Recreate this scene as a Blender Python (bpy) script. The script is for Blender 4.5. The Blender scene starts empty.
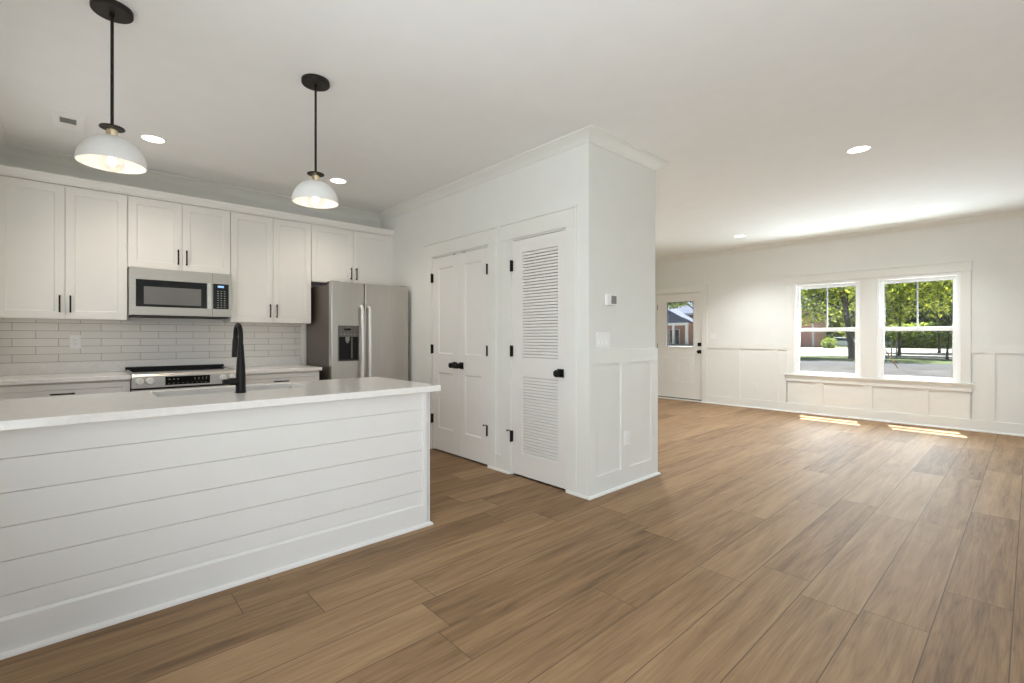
import bpy, bmesh, math, random
from mathutils import Vector, Matrix

random.seed(7)
PI = math.pi
SC = bpy.context.scene
COL = SC.collection

# ------------------------------------------------------------------ camera
F_PX, HORIZON, CAM_Z = 474.0, 337.0, 1.207
cam_d = bpy.data.cameras.new('camera')
cam_d.sensor_width = 36.0
cam_d.lens = F_PX / 1024 * 36.0
cam_d.shift_y = -(341.5 - HORIZON) / 1024
cam_d.clip_start, cam_d.clip_end = 0.05, 600
cam = bpy.data.objects.new('camera', cam_d)
COL.objects.link(cam)
YAW = math.atan((1032 - 512) / F_PX)            # angle between +X and the view direction
cam.location = (0, 0, CAM_Z)
cam.rotation_euler = (PI / 2, 0, YAW - PI / 2)
SC.camera = cam

# ------------------------------------------------------------------ world, sun, exposure
W = bpy.data.worlds.new('world'); SC.world = W; W.use_nodes = True
wn = W.node_tree.nodes; wl_ = W.node_tree.links
bg = wn['Background']
sky = wn.new('ShaderNodeTexSky'); sky.sky_type = 'NISHITA'
sky.sun_disc = False; sky.sun_elevation = math.radians(62); sky.sun_rotation = math.radians(110)
sky.air_density = 1.0; sky.dust_density = 1.5; sky.ozone_density = 1.0
wl_.new(sky.outputs['Color'], bg.inputs['Color'])
bg.inputs['Strength'].default_value = 0.16

sun_d = bpy.data.lights.new('sun', 'SUN'); sun_d.energy = 22.0; sun_d.angle = math.radians(0.6)
sun_d.color = (1.0, 0.96, 0.9)
sun = bpy.data.objects.new('sun', sun_d); COL.objects.link(sun)
sun.location = (20, 5, 30)
sun.rotation_euler = Vector((-1, -0.28, -2.6)).to_track_quat('-Z', 'Y').to_euler()

def area(name, loc, direction, sx, sy, power, color):
    d = bpy.data.lights.new(name, 'AREA'); d.shape = 'RECTANGLE'; d.size = sx; d.size_y = sy
    d.energy = power; d.color = color
    o = bpy.data.objects.new(name, d); COL.objects.link(o)
    o.location = loc; o.rotation_euler = Vector(direction).to_track_quat('-Z', 'Z').to_euler()
    return o
DAY = (0.87, 0.95, 1.0)
# unseen rear fill lamps added for brightness; daylight lamps at the front windows follow
for rx in (0.5, 2.7, 4.9, 7.1):
    area('rear_fill_light', (rx, -2.38, 1.3), (0, 1, 0.9), 1.5, 2.0, 3.6, DAY)
area('assumed_side_light', (-0.62, 0.12, 1.1), (1, 0.0, 0.55), 1.9, 1.9, 90, DAY)  # added lamp at an assumed glazed opening in the unseen left wall
for wy in (2.1, 1.06):
    area('front_window_daylight', (9.05, wy, 1.30), (-1, 0, 0.3), 0.9, 1.5, 92, (0.80, 0.92, 1.0))  # area lamps added outside the windows to strengthen their daylight

area('door_glass_daylight', (9.9, 4.55, 1.2), (-1, 0, 0.15), 0.8, 0.9, 85, DAY)  # lamp added outside the door glass to widen the ceiling glow
area('kitchen_fill_light', (-0.62, 4.05, 1.55), (1, 0, 0.55), 1.0, 0.95, 9, (0.97, 0.97, 0.95))  # added fill lamp at an invented opening, brightens the kitchen ceiling
SC.view_settings.view_transform = 'Standard'
SC.view_settings.look = 'None'
SC.view_settings.gamma = 1.0
SC.view_settings.use_curve_mapping = False
SC.view_settings.exposure = 0.07
SC.cycles.use_denoising = True
SC.cycles.max_bounces = 12
SC.cycles.diffuse_bounces = 7
SC.cycles.glossy_bounces = 4
SC.cycles.transparent_max_bounces = 16
SC.cycles.sample_clamp_indirect = 6.0

# ------------------------------------------------------------------ materials
def new_mat(name):
    m = bpy.data.materials.new(name); m.use_nodes = True
    nt = m.node_tree
    return m, nt.nodes, nt.links, nt.nodes['Principled BSDF']

def mat(name, rgb, rough=0.5, metal=0.0, var=0.03, scale=6.0, bump=0.0, bscale=200.0, stretch=(1, 1, 1),
        emit=None, estr=0.0, spec=None, coat=0.0):
    m, N, L, b = new_mat(name)
    tc = N.new('ShaderNodeTexCoord'); mp = N.new('ShaderNodeMapping')
    mp.inputs['Scale'].default_value = stretch
    L.new(tc.outputs['Object'], mp.inputs['Vector'])
    nz = N.new('ShaderNodeTexNoise'); nz.inputs['Scale'].default_value = scale; nz.inputs['Detail'].default_value = 3
    L.new(mp.outputs['Vector'], nz.inputs['Vector'])
    cr = N.new('ShaderNodeValToRGB')
    lo = [max(0, c * (1 - var)) for c in rgb]; hi = [min(1, c * (1 + var)) for c in rgb]
    cr.color_ramp.elements[0].position = 0.3; cr.color_ramp.elements[1].position = 0.7
    cr.color_ramp.elements[0].color = (*lo, 1); cr.color_ramp.elements[1].color = (*hi, 1)
    L.new(nz.outputs['Fac'], cr.inputs['Fac']); L.new(cr.outputs['Color'], b.inputs['Base Color'])
    b.inputs['Roughness'].default_value = rough; b.inputs['Metallic'].default_value = metal
    if spec is not None: b.inputs['Specular IOR Level'].default_value = spec
    if coat: b.inputs['Coat Weight'].default_value = coat; b.inputs['Coat Roughness'].default_value = 0.1
    if bump:
        n2 = N.new('ShaderNodeTexNoise'); n2.inputs['Scale'].default_value = bscale; n2.inputs['Detail'].default_value = 2
        L.new(mp.outputs['Vector'], n2.inputs['Vector'])
        bp = N.new('ShaderNodeBump'); bp.inputs['Strength'].default_value = bump; bp.inputs['Distance'].default_value = 0.002
        L.new(n2.outputs['Fac'], bp.inputs['Height']); L.new(bp.outputs['Normal'], b.inputs['Normal'])
    if emit:
        b.inputs['Emission Color'].default_value = (*emit, 1); b.inputs['Emission Strength'].default_value = estr
    return m

def glass_mat(name, tint=(1, 1, 1), refl=0.06):
    m = bpy.data.materials.new(name); m.use_nodes = True
    N = m.node_tree.nodes; L = m.node_tree.links; N.clear()
    o = N.new('ShaderNodeOutputMaterial'); mx = N.new('ShaderNodeMixShader')
    t = N.new('ShaderNodeBsdfTransparent'); t.inputs['Color'].default_value = (*tint, 1)
    g = N.new('ShaderNodeBsdfGlossy'); g.inputs['Roughness'].default_value = 0.02
    nz = N.new('ShaderNodeTexNoise'); nz.inputs['Scale'].default_value = 2.0
    mm = N.new('ShaderNodeMath'); mm.operation = 'MULTIPLY'; mm.inputs[1].default_value = refl * 2
    L.new(nz.outputs['Fac'], mm.inputs[0]); L.new(mm.outputs[0], mx.inputs['Fac'])
    L.new(t.outputs[0], mx.inputs[1]); L.new(g.outputs[0], mx.inputs[2]); L.new(mx.outputs[0], o.inputs['Surface'])
    return m

def floor_mat():
    m, N, L, b = new_mat('oak_plank_floor')
    PW, PL = 0.226, 1.52
    tc = N.new('ShaderNodeTexCoord'); sp = N.new('ShaderNodeSeparateXYZ'); L.new(tc.outputs['Object'], sp.inputs[0])
    def M(op, a, bb=None, c=None):
        n = N.new('ShaderNodeMath'); n.operation = op
        for i, v in enumerate((a, bb, c)):
            if v is None: continue
            if isinstance(v, (int, float)): n.inputs[i].default_value = v
            else: L.new(v, n.inputs[i])
        return n.outputs[0]
    x, y = sp.outputs[0], sp.outputs[1]
    yr = M('DIVIDE', M('ADD', y, 20 * PW - 0.055), PW)
    row = M('FLOOR', yr); fy = M('FRACT', yr)
    w1 = N.new('ShaderNodeTexWhiteNoise'); w1.noise_dimensions = '1D'; L.new(row, w1.inputs['W'])
    xr = M('ADD', M('DIVIDE', M('ADD', x, 30.4), PL), w1.outputs['Value'])
    colm = M('FLOOR', xr); fx = M('FRACT', xr)
    cb = N.new('ShaderNodeCombineXYZ'); L.new(row, cb.inputs[0]); L.new(colm, cb.inputs[1])
    w2 = N.new('ShaderNodeTexWhiteNoise'); w2.noise_dimensions = '2D'; L.new(cb.outputs[0], w2.inputs['Vector'])
    rnd = w2.outputs['Value']
    # broad grain
    c1 = N.new('ShaderNodeCombineXYZ')
    L.new(M('ADD', M('MULTIPLY', x, 1.3), M('MULTIPLY', rnd, 57)), c1.inputs[0]); L.new(M('MULTIPLY', y, 17), c1.inputs[1])
    L.new(M('MULTIPLY', rnd, 31), c1.inputs[2])
    n1 = N.new('ShaderNodeTexNoise'); n1.inputs['Scale'].default_value = 1; n1.inputs['Detail'].default_value = 5
    n1.inputs['Roughness'].default_value = 0.6; n1.inputs['Distortion'].default_value = 0.7
    L.new(c1.outputs[0], n1.inputs['Vector'])
    # fine fibres
    c2 = N.new('ShaderNodeCombineXYZ')
    L.new(M('ADD', M('MULTIPLY', x, 5), M('MULTIPLY', rnd, 91)), c2.inputs[0]); L.new(M('MULTIPLY', y, 120), c2.inputs[1])
    n2 = N.new('ShaderNodeTexNoise'); n2.inputs['Scale'].default_value = 1; n2.inputs['Detail'].default_value = 3
    L.new(c2.outputs[0], n2.inputs['Vector'])
    # cathedral figure
    c3 = N.new('ShaderNodeCombineXYZ')
    L.new(M('ADD', M('MULTIPLY', x, 0.55), M('MULTIPLY', rnd, 23)), c3.inputs[0]); L.new(M('MULTIPLY', y, 7.0), c3.inputs[1])
    L.new(M('MULTIPLY', rnd, 11), c3.inputs[2])
    n3 = N.new('ShaderNodeTexNoise'); n3.inputs['Scale'].default_value = 1; n3.inputs['Detail'].default_value = 1
    L.new(c3.outputs[0], n3.inputs['Vector'])
    ring = M('FRACT', M('MULTIPLY', n3.outputs['Fac'], 14))
    ringm = M('POWER', M('ABSOLUTE', M('SUBTRACT', M('MULTIPLY', ring, 2), 1)), 3)
    g = M('ADD', M('MULTIPLY', n1.outputs['Fac'], 0.62), M('MULTIPLY', n2.outputs['Fac'], 0.32))
    g = M('SUBTRACT', g, M('MULTIPLY', ringm, 0.055))
    g = M('ADD', g, M('MULTIPLY', M('SUBTRACT', rnd, 0.5), 0.18))
    cr = N.new('ShaderNodeValToRGB'); e = cr.color_ramp.elements
    e[0].position = 0.22; e[0].color = (0.130, 0.071, 0.031, 1)
    e[1].position = 0.68; e[1].color = (0.400, 0.256, 0.132, 1)
    k = e.new(0.42); k.color = (0.262, 0.154, 0.074, 1)
    L.new(g, cr.inputs['Fac'])
    # seams
    sy = M('LESS_THAN', M('MINIMUM', fy, M('SUBTRACT', 1.0, fy)), 0.0085)
    sx = M('LESS_THAN', M('MINIMUM', fx, M('SUBTRACT', 1.0, fx)), 0.0011)
    seam = M('MAXIMUM', sy, sx)
    mx = N.new('ShaderNodeMix'); mx.data_type = 'RGBA'
    L.new(M('MULTIPLY', seam, 0.75), mx.inputs[0]); L.new(cr.outputs['Color'], mx.inputs[6]); mx.inputs[7].default_value = (0.05, 0.03, 0.018, 1)
    L.new(mx.outputs[2], b.inputs['Base Color'])
    L.new(M('ADD', 0.52, M('MULTIPLY', n2.outputs['Fac'], 0.14)), b.inputs['Roughness'])
    b.inputs['Specular IOR Level'].default_value = 0.45
    bp = N.new('ShaderNodeBump'); bp.inputs['Strength'].default_value = 0.25; bp.inputs['Distance'].default_value = 0.0015
    L.new(M('SUBTRACT', M('ADD', M('MULTIPLY', n2.outputs['Fac'], 0.5), M('MULTIPLY', n1.outputs['Fac'], 0.5)), M('MULTIPLY', seam, 1.5)), bp.inputs['Height'])
    L.new(bp.outputs['Normal'], b.inputs['Normal'])
    return m

def tile_mat():
    m, N, L, b = new_mat('white_subway_tile')
    tc = N.new('ShaderNodeTexCoord'); sp = N.new('ShaderNodeSeparateXYZ'); cb = N.new('ShaderNodeCombineXYZ')
    L.new(tc.outputs['Object'], sp.inputs[0]); L.new(sp.outputs[0], cb.inputs[0]); L.new(sp.outputs[2], cb.inputs[1])
    br = N.new('ShaderNodeTexBrick'); br.inputs['Scale'].default_value = 1.0
    br.inputs['Brick Width'].default_value = 0.2728; br.inputs['Row Height'].default_value = 0.0655
    br.inputs['Mortar Size'].default_value = 0.0018; br.inputs['Mortar Smooth'].default_value = 0.2
    br.inputs['Color1'].default_value = (0.82, 0.79, 0.745, 1); br.inputs['Color2'].default_value = (0.86, 0.83, 0.785, 1)
    br.inputs['Mortar'].default_value = (0.36, 0.34, 0.31, 1)
    L.new(cb.outputs[0], br.inputs['Vector']); L.new(br.outputs['Color'], b.inputs['Base Color'])
    b.inputs['Roughness'].default_value = 0.22
    nz = N.new('ShaderNodeTexNoise'); nz.inputs['Scale'].default_value = 14
    L.new(tc.outputs['Object'], nz.inputs['Vector'])
    ad = N.new('ShaderNodeMath'); ad.operation = 'MULTIPLY_ADD'; ad.inputs[1].default_value = -1.0
    L.new(br.outputs['Fac'], ad.inputs[0])
    sc = N.new('ShaderNodeMath'); sc.operation = 'MULTIPLY'; sc.inputs[1].default_value = 0.6
    L.new(nz.outputs['Fac'], sc.inputs[0]); L.new(sc.outputs[0], ad.inputs[2])
    bp = N.new('ShaderNodeBump'); bp.inputs['Strength'].default_value = 0.5; bp.inputs['Distance'].default_value = 0.002
    L.new(ad.outputs[0], bp.inputs['Height']); L.new(bp.outputs['Normal'], b.inputs['Normal'])
    return m

def brick_mat():
    m, N, L, b = new_mat('red_brick')
    tc = N.new('ShaderNodeTexCoord'); sp = N.new('ShaderNodeSeparateXYZ'); cb = N.new('ShaderNodeCombineXYZ')
    L.new(tc.outputs['Object'], sp.inputs[0])
    ad = N.new('ShaderNodeMath'); ad.operation = 'ADD'; L.new(sp.outputs[0], ad.inputs[0]); L.new(sp.outputs[1], ad.inputs[1])
    L.new(ad.outputs[0], cb.inputs[0]); L.new(sp.outputs[2], cb.inputs[1])
    br = N.new('ShaderNodeTexBrick'); br.inputs['Scale'].default_value = 1.0
    br.inputs['Brick Width'].default_value = 0.22; br.inputs['Row Height'].default_value = 0.075; br.inputs['Mortar Size'].default_value = 0.01
    br.inputs['Color1'].default_value = (0.52, 0.22, 0.16, 1); br.inputs['Color2'].default_value = (0.44, 0.17, 0.125, 1)
    br.inputs['Mortar'].default_value = (0.45, 0.36, 0.3, 1)
    L.new(cb.outputs[0], br.inputs['Vector']); L.new(br.outputs['Color'], b.inputs['Base Color']); b.inputs['Roughness'].default_value = 0.85
    return m

def leaf_mat(name, lo, hi):
    m, N, L, b = new_mat(name)
    g = N.new('ShaderNodeNewGeometry'); cr = N.new('ShaderNodeValToRGB')
    cr.color_ramp.elements[0].color = (*lo, 1); cr.color_ramp.elements[1].color = (*hi, 1)
    L.new(g.outputs['Random Per Island'], cr.inputs['Fac']); L.new(cr.outputs['Color'], b.inputs['Base Color'])
    b.inputs['Roughness'].default_value = 0.6
    tr = N.new('ShaderNodeBsdfTranslucent'); L.new(cr.outputs['Color'], tr.inputs['Color'])
    mx = N.new('ShaderNodeMixShader'); mx.inputs['Fac'].default_value = 0.6
    out = N['Material Output']
    L.new(b.outputs[0], mx.inputs[1]); L.new(tr.outputs[0], mx.inputs[2]); L.new(mx.outputs[0], out.inputs['Surface'])
    return m

MT = {
    'floor': floor_mat(), 'tile': tile_mat(), 'brick': brick_mat(),
    'wall': mat('cream_wall_paint', (0.82, 0.82, 0.785), 0.75, var=0.01, bump=0.05, bscale=350),
    'ceiling': mat('ceiling_paint', (0.89, 0.885, 0.865), 0.9, var=0.01, bump=0.04, bscale=300),
    'trim': mat('semi_gloss_trim', (0.835, 0.83, 0.785), 0.38, var=0.01),
    'cab': mat('white_cabinet_paint', (0.87, 0.85, 0.81), 0.38, var=0.008),
    'island': mat('white_shiplap_paint', (0.835, 0.815, 0.79), 0.42, var=0.01),
    'door': mat('door_paint', (0.85, 0.83, 0.795), 0.42, var=0.008),
    'vinyl': mat('white_vinyl', (0.95, 0.95, 0.945), 0.35, var=0.005),
    'muntin': mat('grey_muntin', (0.45, 0.48, 0.50), 0.5),
    'quartz': mat('white_quartz', (0.91, 0.88, 0.845), 0.2, var=0.035, scale=40, coat=0.2),
    'black': mat('matte_black_metal', (0.009, 0.008, 0.008), 0.42, 0.0, var=0.1, spec=0.22),
    'bronze': mat('dark_bronze_metal', (0.016, 0.012, 0.010), 0.45, 0.1, var=0.1, spec=0.3),
    'gap': mat('dark_gap', (0.01, 0.01, 0.01), 0.9, var=0.1),  # near black, stands in for shade in the closet and fridge door gap
    'gasket': mat('dark_grey_rubber', (0.05, 0.048, 0.045), 0.7, var=0.1),
    'steel': mat('brushed_steel', (0.56, 0.535, 0.50), 0.30, 1.0, var=0.05, scale=3, bump=0.08, bscale=3, stretch=(90, 90, 1)),
    'steelh': mat('brushed_steel_horizontal', (0.56, 0.53, 0.49), 0.36, 1.0, var=0.05, scale=3, bump=0.08, bscale=3, stretch=(1, 90, 90)),
    'bright': mat('polished_steel', (0.70, 0.68, 0.65), 0.25, 1.0, var=0.03),
    'knobsteel': mat('satin_steel', (0.88, 0.86, 0.83), 0.45, 0.75, var=0.02),
    'fridgeside': mat('grey_enamel_brown_reflection', (0.115, 0.095, 0.080), 0.42, 0.2, var=0.04),  # grey enamel with the brown cast of reflections put into the colour
    'blackglass': mat('black_glass', (0.008, 0.008, 0.007), 0.06, var=0.1, spec=0.3),
    'screen': mat('grey_screen_glass', (0.17, 0.165, 0.155), 0.22, var=0.04),
    'panelgrey': mat('grey_plastic', (0.13, 0.122, 0.108), 0.4, var=0.05),
    'lcd': mat('blue_lcd', (0.02, 0.03, 0.05), 0.3, emit=(0.35, 0.6, 1.0), estr=1.2),
    'glyph': mat('pale_print', (0.30, 0.30, 0.28), 0.5),
    'plastic': mat('white_plastic', (0.93, 0.925, 0.91), 0.35, var=0.01),
    'slot': mat('grey_slot', (0.28, 0.27, 0.25), 0.6),
    'lcdgrey': mat('grey_lcd', (0.24, 0.24, 0.22), 0.3, var=0.05),
    'brass': mat('satin_brass', (0.78, 0.66, 0.46), 0.22, 1.0, var=0.04),
    'shade': mat('white_enamel', (0.84, 0.84, 0.83), 0.3, var=0.008),
    'bulb': mat('glowing_filament', (1, .9, .75), 0.5, emit=(1.0, 0.86, 0.66), estr=14),
    'lens': mat('lit_frosted_lens', (1, 1, 1), 0.5, emit=(1.0, 0.94, 0.86), estr=6),
    'glass': glass_mat('window_glass', (0.97, 0.985, 0.98), 0.05),
    'bulbglass': glass_mat('clear_bulb_glass', (0.96, 0.95, 0.93), 0.12),
    'gravel': mat('grey_gravel', (0.05, 0.049, 0.051), 0.95, var=0.7, scale=1.6, bump=0.5, bscale=8),
    'asphalt': mat('asphalt', (0.036, 0.038, 0.045), 0.9, var=0.25, scale=0.6),
    'concrete': mat('pale_concrete', (0.27, 0.26, 0.245), 0.9, var=0.06, scale=0.3),
    'grass': mat('lawn', (0.05, 0.08, 0.018), 0.95, var=0.5, scale=0.8),
    'roof': mat('blue_grey_shingles', (0.06, 0.08, 0.14), 0.8, var=0.15, scale=4),
    'white_out': mat('white_exterior_paint', (0.6, 0.6, 0.59), 0.6, var=0.02),
    'bark': mat('bark', (0.075, 0.058, 0.045), 0.95, var=0.4, scale=5, stretch=(1, 1, .2)),
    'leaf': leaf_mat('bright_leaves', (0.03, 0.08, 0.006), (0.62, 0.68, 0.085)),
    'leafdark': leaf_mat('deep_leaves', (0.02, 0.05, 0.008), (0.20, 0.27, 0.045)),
    'hedge': leaf_mat('hedge_leaves', (0.05, 0.10, 0.02), (0.48, 0.58, 0.11)),
    'darkwin': mat('dark_window', (0.02, 0.025, 0.03), 0.1, var=0.05),
    'carpaint': mat('pale_blue_paint', (0.45, 0.52, 0.62), 0.25, 0.3, var=0.02),
    'tyre': mat('tyre_rubber', (0.02, 0.02, 0.02), 0.8),
    'orange': mat('orange_tape', (0.42, 0.20, 0.07), 0.5),
    'stake': mat('grey_stake', (0.32, 0.30, 0.28), 0.7),
    'sinksteel': mat('sink_steel', (0.34, 0.325, 0.30), 0.35, 1.0, var=0.03),
}

# ------------------------------------------------------------------ mesh helpers
WL = {}

class MB:
    """collects simple solids into one mesh"""
    def __init__(s): s.bm = bmesh.new()
    def box(s, x0, x1, y0, y1, z0, z1):
        x0, x1 = sorted((x0, x1)); y0, y1 = sorted((y0, y1)); z0, z1 = sorted((z0, z1))
        v = [s.bm.verts.new(p) for p in ((x0, y0, z0), (x1, y0, z0), (x1, y1, z0), (x0, y1, z0),
                                         (x0, y0, z1), (x1, y0, z1), (x1, y1, z1), (x0, y1, z1))]
        for f in ((3, 2, 1, 0), (4, 5, 6, 7), (0, 1, 5, 4), (1, 2, 6, 5), (2, 3, 7, 6), (3, 0, 4, 7)):
            s.bm.faces.new([v[i] for i in f])
        return s
    def ring(s, c, ax, r, seg):
        ax = Vector(ax).normalized(); u = ax.orthogonal().normalized(); w = ax.cross(u)
        return [s.bm.verts.new(Vector(c) + (u * math.cos(2 * PI * k / seg) + w * math.sin(2 * PI * k / seg)) * r) for k in range(seg)]
    def cyl(s, p0, p1, r0, r1=None, seg=24):
        r1 = r0 if r1 is None else r1
        ax = Vector(p1) - Vector(p0)
        a = s.ring(p0, ax, r0, seg); b = s.ring(p1, ax, r1, seg)
        for k in range(seg):
            s.bm.faces.new((a[k], a[(k + 1) % seg], b[(k + 1) % seg], b[k]))
        s.bm.faces.new(a[::-1]); s.bm.faces.new(b)
        return s
    def tube(s, pts, r, seg=16):
        pts = [Vector(p) for p in pts]; n = len(pts)
        rs = r if isinstance(r, (list, tuple)) else [r] * n
        rings = []; u = None
        for i, p in enumerate(pts):
            t = (pts[min(i + 1, n - 1)] - pts[max(i - 1, 0)]).normalized()
            u = t.orthogonal().normalized() if u is None else (u - t * u.dot(t)).normalized()
            w = t.cross(u)
            rings.append([s.bm.verts.new(p + (u * math.cos(2 * PI * k / seg) + w * math.sin(2 * PI * k / seg)) * rs[i]) for k in range(seg)])
        for a, b in zip(rings, rings[1:]):
            for k in range(seg):
                s.bm.faces.new((a[k], a[(k + 1) % seg], b[(k + 1) % seg], b[k]))
        s.bm.faces.new(rings[0][::-1]); s.bm.faces.new(rings[-1])
        return s
    def lathe(s, prof, c=(0, 0, 0), seg=48, closed=True):
        cx, cy, cz = c; rings = []
        for r, z in prof:
            if r < 1e-6: rings.append([s.bm.verts.new((cx, cy, cz + z))])
            else: rings.append([s.bm.verts.new((cx + r * math.cos(2 * PI * k / seg), cy + r * math.sin(2 * PI * k / seg), cz + z)) for k in range(seg)])
        pairs = list(zip(rings, rings[1:]))
        for a, b in pairs:
            for k in range(seg):
                k2 = (k + 1) % seg
                if len(a) == 1 and len(b) == 1: continue
                if len(a) == 1: s.bm.faces.new((a[0], b[k2], b[k]))
                elif len(b) == 1: s.bm.faces.new((a[k], a[k2], b[0]))
                else: s.bm.faces.new((a[k], a[k2], b[k2], b[k]))
        return s
    def prism(s, poly, fn, t0, t1):
        """poly in 2D, fn(a, b, t) -> xyz"""
        a = [s.bm.verts.new(fn(p, q, t0)) for p, q in poly]; b = [s.bm.verts.new(fn(p, q, t1)) for p, q in poly]
        n = len(poly)
        for k in range(n): s.bm.faces.new((a[k], a[(k + 1) % n], b[(k + 1) % n], b[k]))
        s.bm.faces.new(a[::-1]); s.bm.faces.new(b)
        return s
    def sweep(s, path, prof):
        """moulding: path = XY points, prof = (offset to the left of travel, z) closed polygon, mitred corners"""
        n = len(path); P = [Vector(p) for p in path]; rings = []
        for i in range(n):
            ns = []
            if i > 0: d = (P[i] - P[i - 1]).normalized(); ns.append(Vector((-d.y, d.x)))
            if i < n - 1: d = (P[i + 1] - P[i]).normalized(); ns.append(Vector((-d.y, d.x)))
            m = ns[0] if len(ns) == 1 else (ns[0] + ns[1]) / (1 + ns[0].dot(ns[1]))
            rings.append([s.bm.verts.new((P[i].x + m.x * o, P[i].y + m.y * o, z)) for o, z in prof])
        k = len(prof)
        for a, b in zip(rings, rings[1:]):
            for j in range(k): s.bm.faces.new((a[j], a[(j + 1) % k], b[(j + 1) % k], b[j]))
        s.bm.faces.new(rings[0][::-1]); s.bm.faces.new(rings[-1])
        return s
    def relief(s, A, B, holes, fn, thick, depth, slope=0.0, through=False):
        """slab A x B (fn(a, b, n) -> xyz, n = 0 is the face, negative goes in) with sunk panels"""
        a_ = sorted({A[0], A[1], *[h[0] for h in holes], *[h[1] for h in holes]})
        b_ = sorted({B[0], B[1], *[h[2] for h in holes], *[h[3] for h in holes]})
        vs = {}
        def V(a, b, n):
            k = (round(a, 5), round(b, 5), round(n, 5))
            if k not in vs: vs[k] = s.bm.verts.new(fn(a, b, n))
            return vs[k]
        def Q(*c):
            v = []
            for q in c:
                w = V(*q)
                if w not in v: v.append(w)
            if len(v) > 2:
                try: s.bm.faces.new(v)
                except ValueError: pass
        inh = lambda a, b: any(h[0] < a < h[1] and h[2] < b < h[3] for h in holes)
        for a0, a1 in zip(a_, a_[1:]):
            for b0, b1 in zip(b_, b_[1:]):
                if inh((a0 + a1) / 2, (b0 + b1) / 2):
                    continue
                Q((a0, b0, 0), (a1, b0, 0), (a1, b1, 0), (a0, b1, 0))
                if through: Q((a0, b0, -thick), (a0, b1, -thick), (a1, b1, -thick), (a1, b0, -thick))
        for a0, a1, b0, b1 in holes:
            d = thick if through else depth; e = slope
            cuts_a = [c for c in a_ if a0 <= c <= a1]; cuts_b = [c for c in b_ if b0 <= c <= b1]
            ia = lambda c: a0 + e if c == a0 else a1 - e if c == a1 else c
            ib = lambda c: b0 + e if c == b0 else b1 - e if c == b1 else c
            for p, q in zip(cuts_a, cuts_a[1:]):
                Q((p, b0, 0), (q, b0, 0), (ia(q), b0 + e, -d), (ia(p), b0 + e, -d))
                Q((q, b1, 0), (p, b1, 0), (ia(p), b1 - e, -d), (ia(q), b1 - e, -d))
            for p, q in zip(cuts_b, cuts_b[1:]):
                Q((a0, q, 0), (a0, p, 0), (a0 + e, ib(p), -d), (a0 + e, ib(q), -d))
                Q((a1, p, 0), (a1, q, 0), (a1 - e, ib(q), -d), (a1 - e, ib(p), -d))
            if not through:
                Q((a0 + e, b0 + e, -d), (a1 - e, b0 + e, -d), (a1 - e, b1 - e, -d), (a0 + e, b1 - e, -d))
        for p, q in zip(a_, a_[1:]):
            Q((p, B[0], 0), (p, B[0], -thick), (q, B[0], -thick), (q, B[0], 0))
            Q((p, B[1], 0), (q, B[1], 0), (q, B[1], -thick), (p, B[1], -thick))
        for p, q in zip(b_, b_[1:]):
            Q((A[0], p, 0), (A[0], q, 0), (A[0], q, -thick), (A[0], p, -thick))
            Q((A[1], p, 0), (A[1], p, -thick), (A[1], q, -thick), (A[1], q, 0))
        if not through:
            Q((A[0], B[0], -thick), (A[0], B[1], -thick), (A[1], B[1], -thick), (A[1], B[0], -thick))
        return s
    def build(s, name, m, parent=None, bevel=0.0, smooth=False, origin=None, normals=True):
        bm = s.bm
        if normals: bmesh.ops.recalc_face_normals(bm, faces=bm.faces[:])
        if parent is not None: org = WL[parent.name]
        elif origin is not None: org = Vector(origin)
        else:
            xs = [v.co.x for v in bm.verts]; ys = [v.co.y for v in bm.verts]; zs = [v.co.z for v in bm.verts]
            org = Vector(((min(xs) + max(xs)) / 2, (min(ys) + max(ys)) / 2, min(zs)))
        bmesh.ops.translate(bm, verts=bm.verts[:], vec=-org)
        me = bpy.data.meshes.new(name); bm.to_mesh(me); bm.free()
        me.materials.append(MT[m])
        if smooth:
            me.polygons.foreach_set('use_smooth', [True] * len(me.polygons))
        o = bpy.data.objects.new(name, me); COL.objects.link(o)
        WL[o.name] = org
        if parent is not None: o.parent = parent
        else: o.location = org
        if smooth:
            es = o.modifiers.new('edges', 'EDGE_SPLIT'); es.split_angle = math.radians(40)
        if bevel:
            b = o.modifiers.new('bevel', 'BEVEL'); b.width = bevel; b.segments = 2; b.limit_method = 'ANGLE'; b.angle_limit = math.radians(50)
        return o

def box(*a): return MB().box(*a)
def cyl(*a, **k): return MB().cyl(*a, **k)

def tag(o, label, cat, group=None, kind=None):
    o['label'] = label; o['category'] = cat
    if group: o['group'] = group
    if kind: o['kind'] = kind
    return o

def thing(name, loc, label, cat, group=None, kind=None):
    o = bpy.data.objects.new(name, None); COL.objects.link(o)
    o.empty_display_size = 0.1; o.location = loc
    WL[o.name] = Vector(loc)
    return tag(o, label, cat, group, kind)

def struct(o, label, cat): return tag(o, label, cat, kind='structure')

def lamp(name, parent, loc, kind, power, color, radius=0.03, spot=None, blend=0.6):
    d = bpy.data.lights.new(name, kind); d.energy = power; d.color = color; d.shadow_soft_size = radius
    if spot: d.spot_size = math.radians(spot); d.spot_blend = blend
    o = bpy.data.objects.new(name, d); COL.objects.link(o)
    o.parent = parent; o.location = Vector(loc) - WL[parent.name]
    return o

# ------------------------------------------------------------------ key planes of the place
XL, XC, XC2, XW = -0.50, 2.815, 3.745, 8.49        # left wall, closet wall, closet far end, window wall
YR, YS, YB = -2.40, 2.235, 5.56                    # rear wall, short wall, kitchen back wall
ZC = 2.743                                         # ceiling

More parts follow.
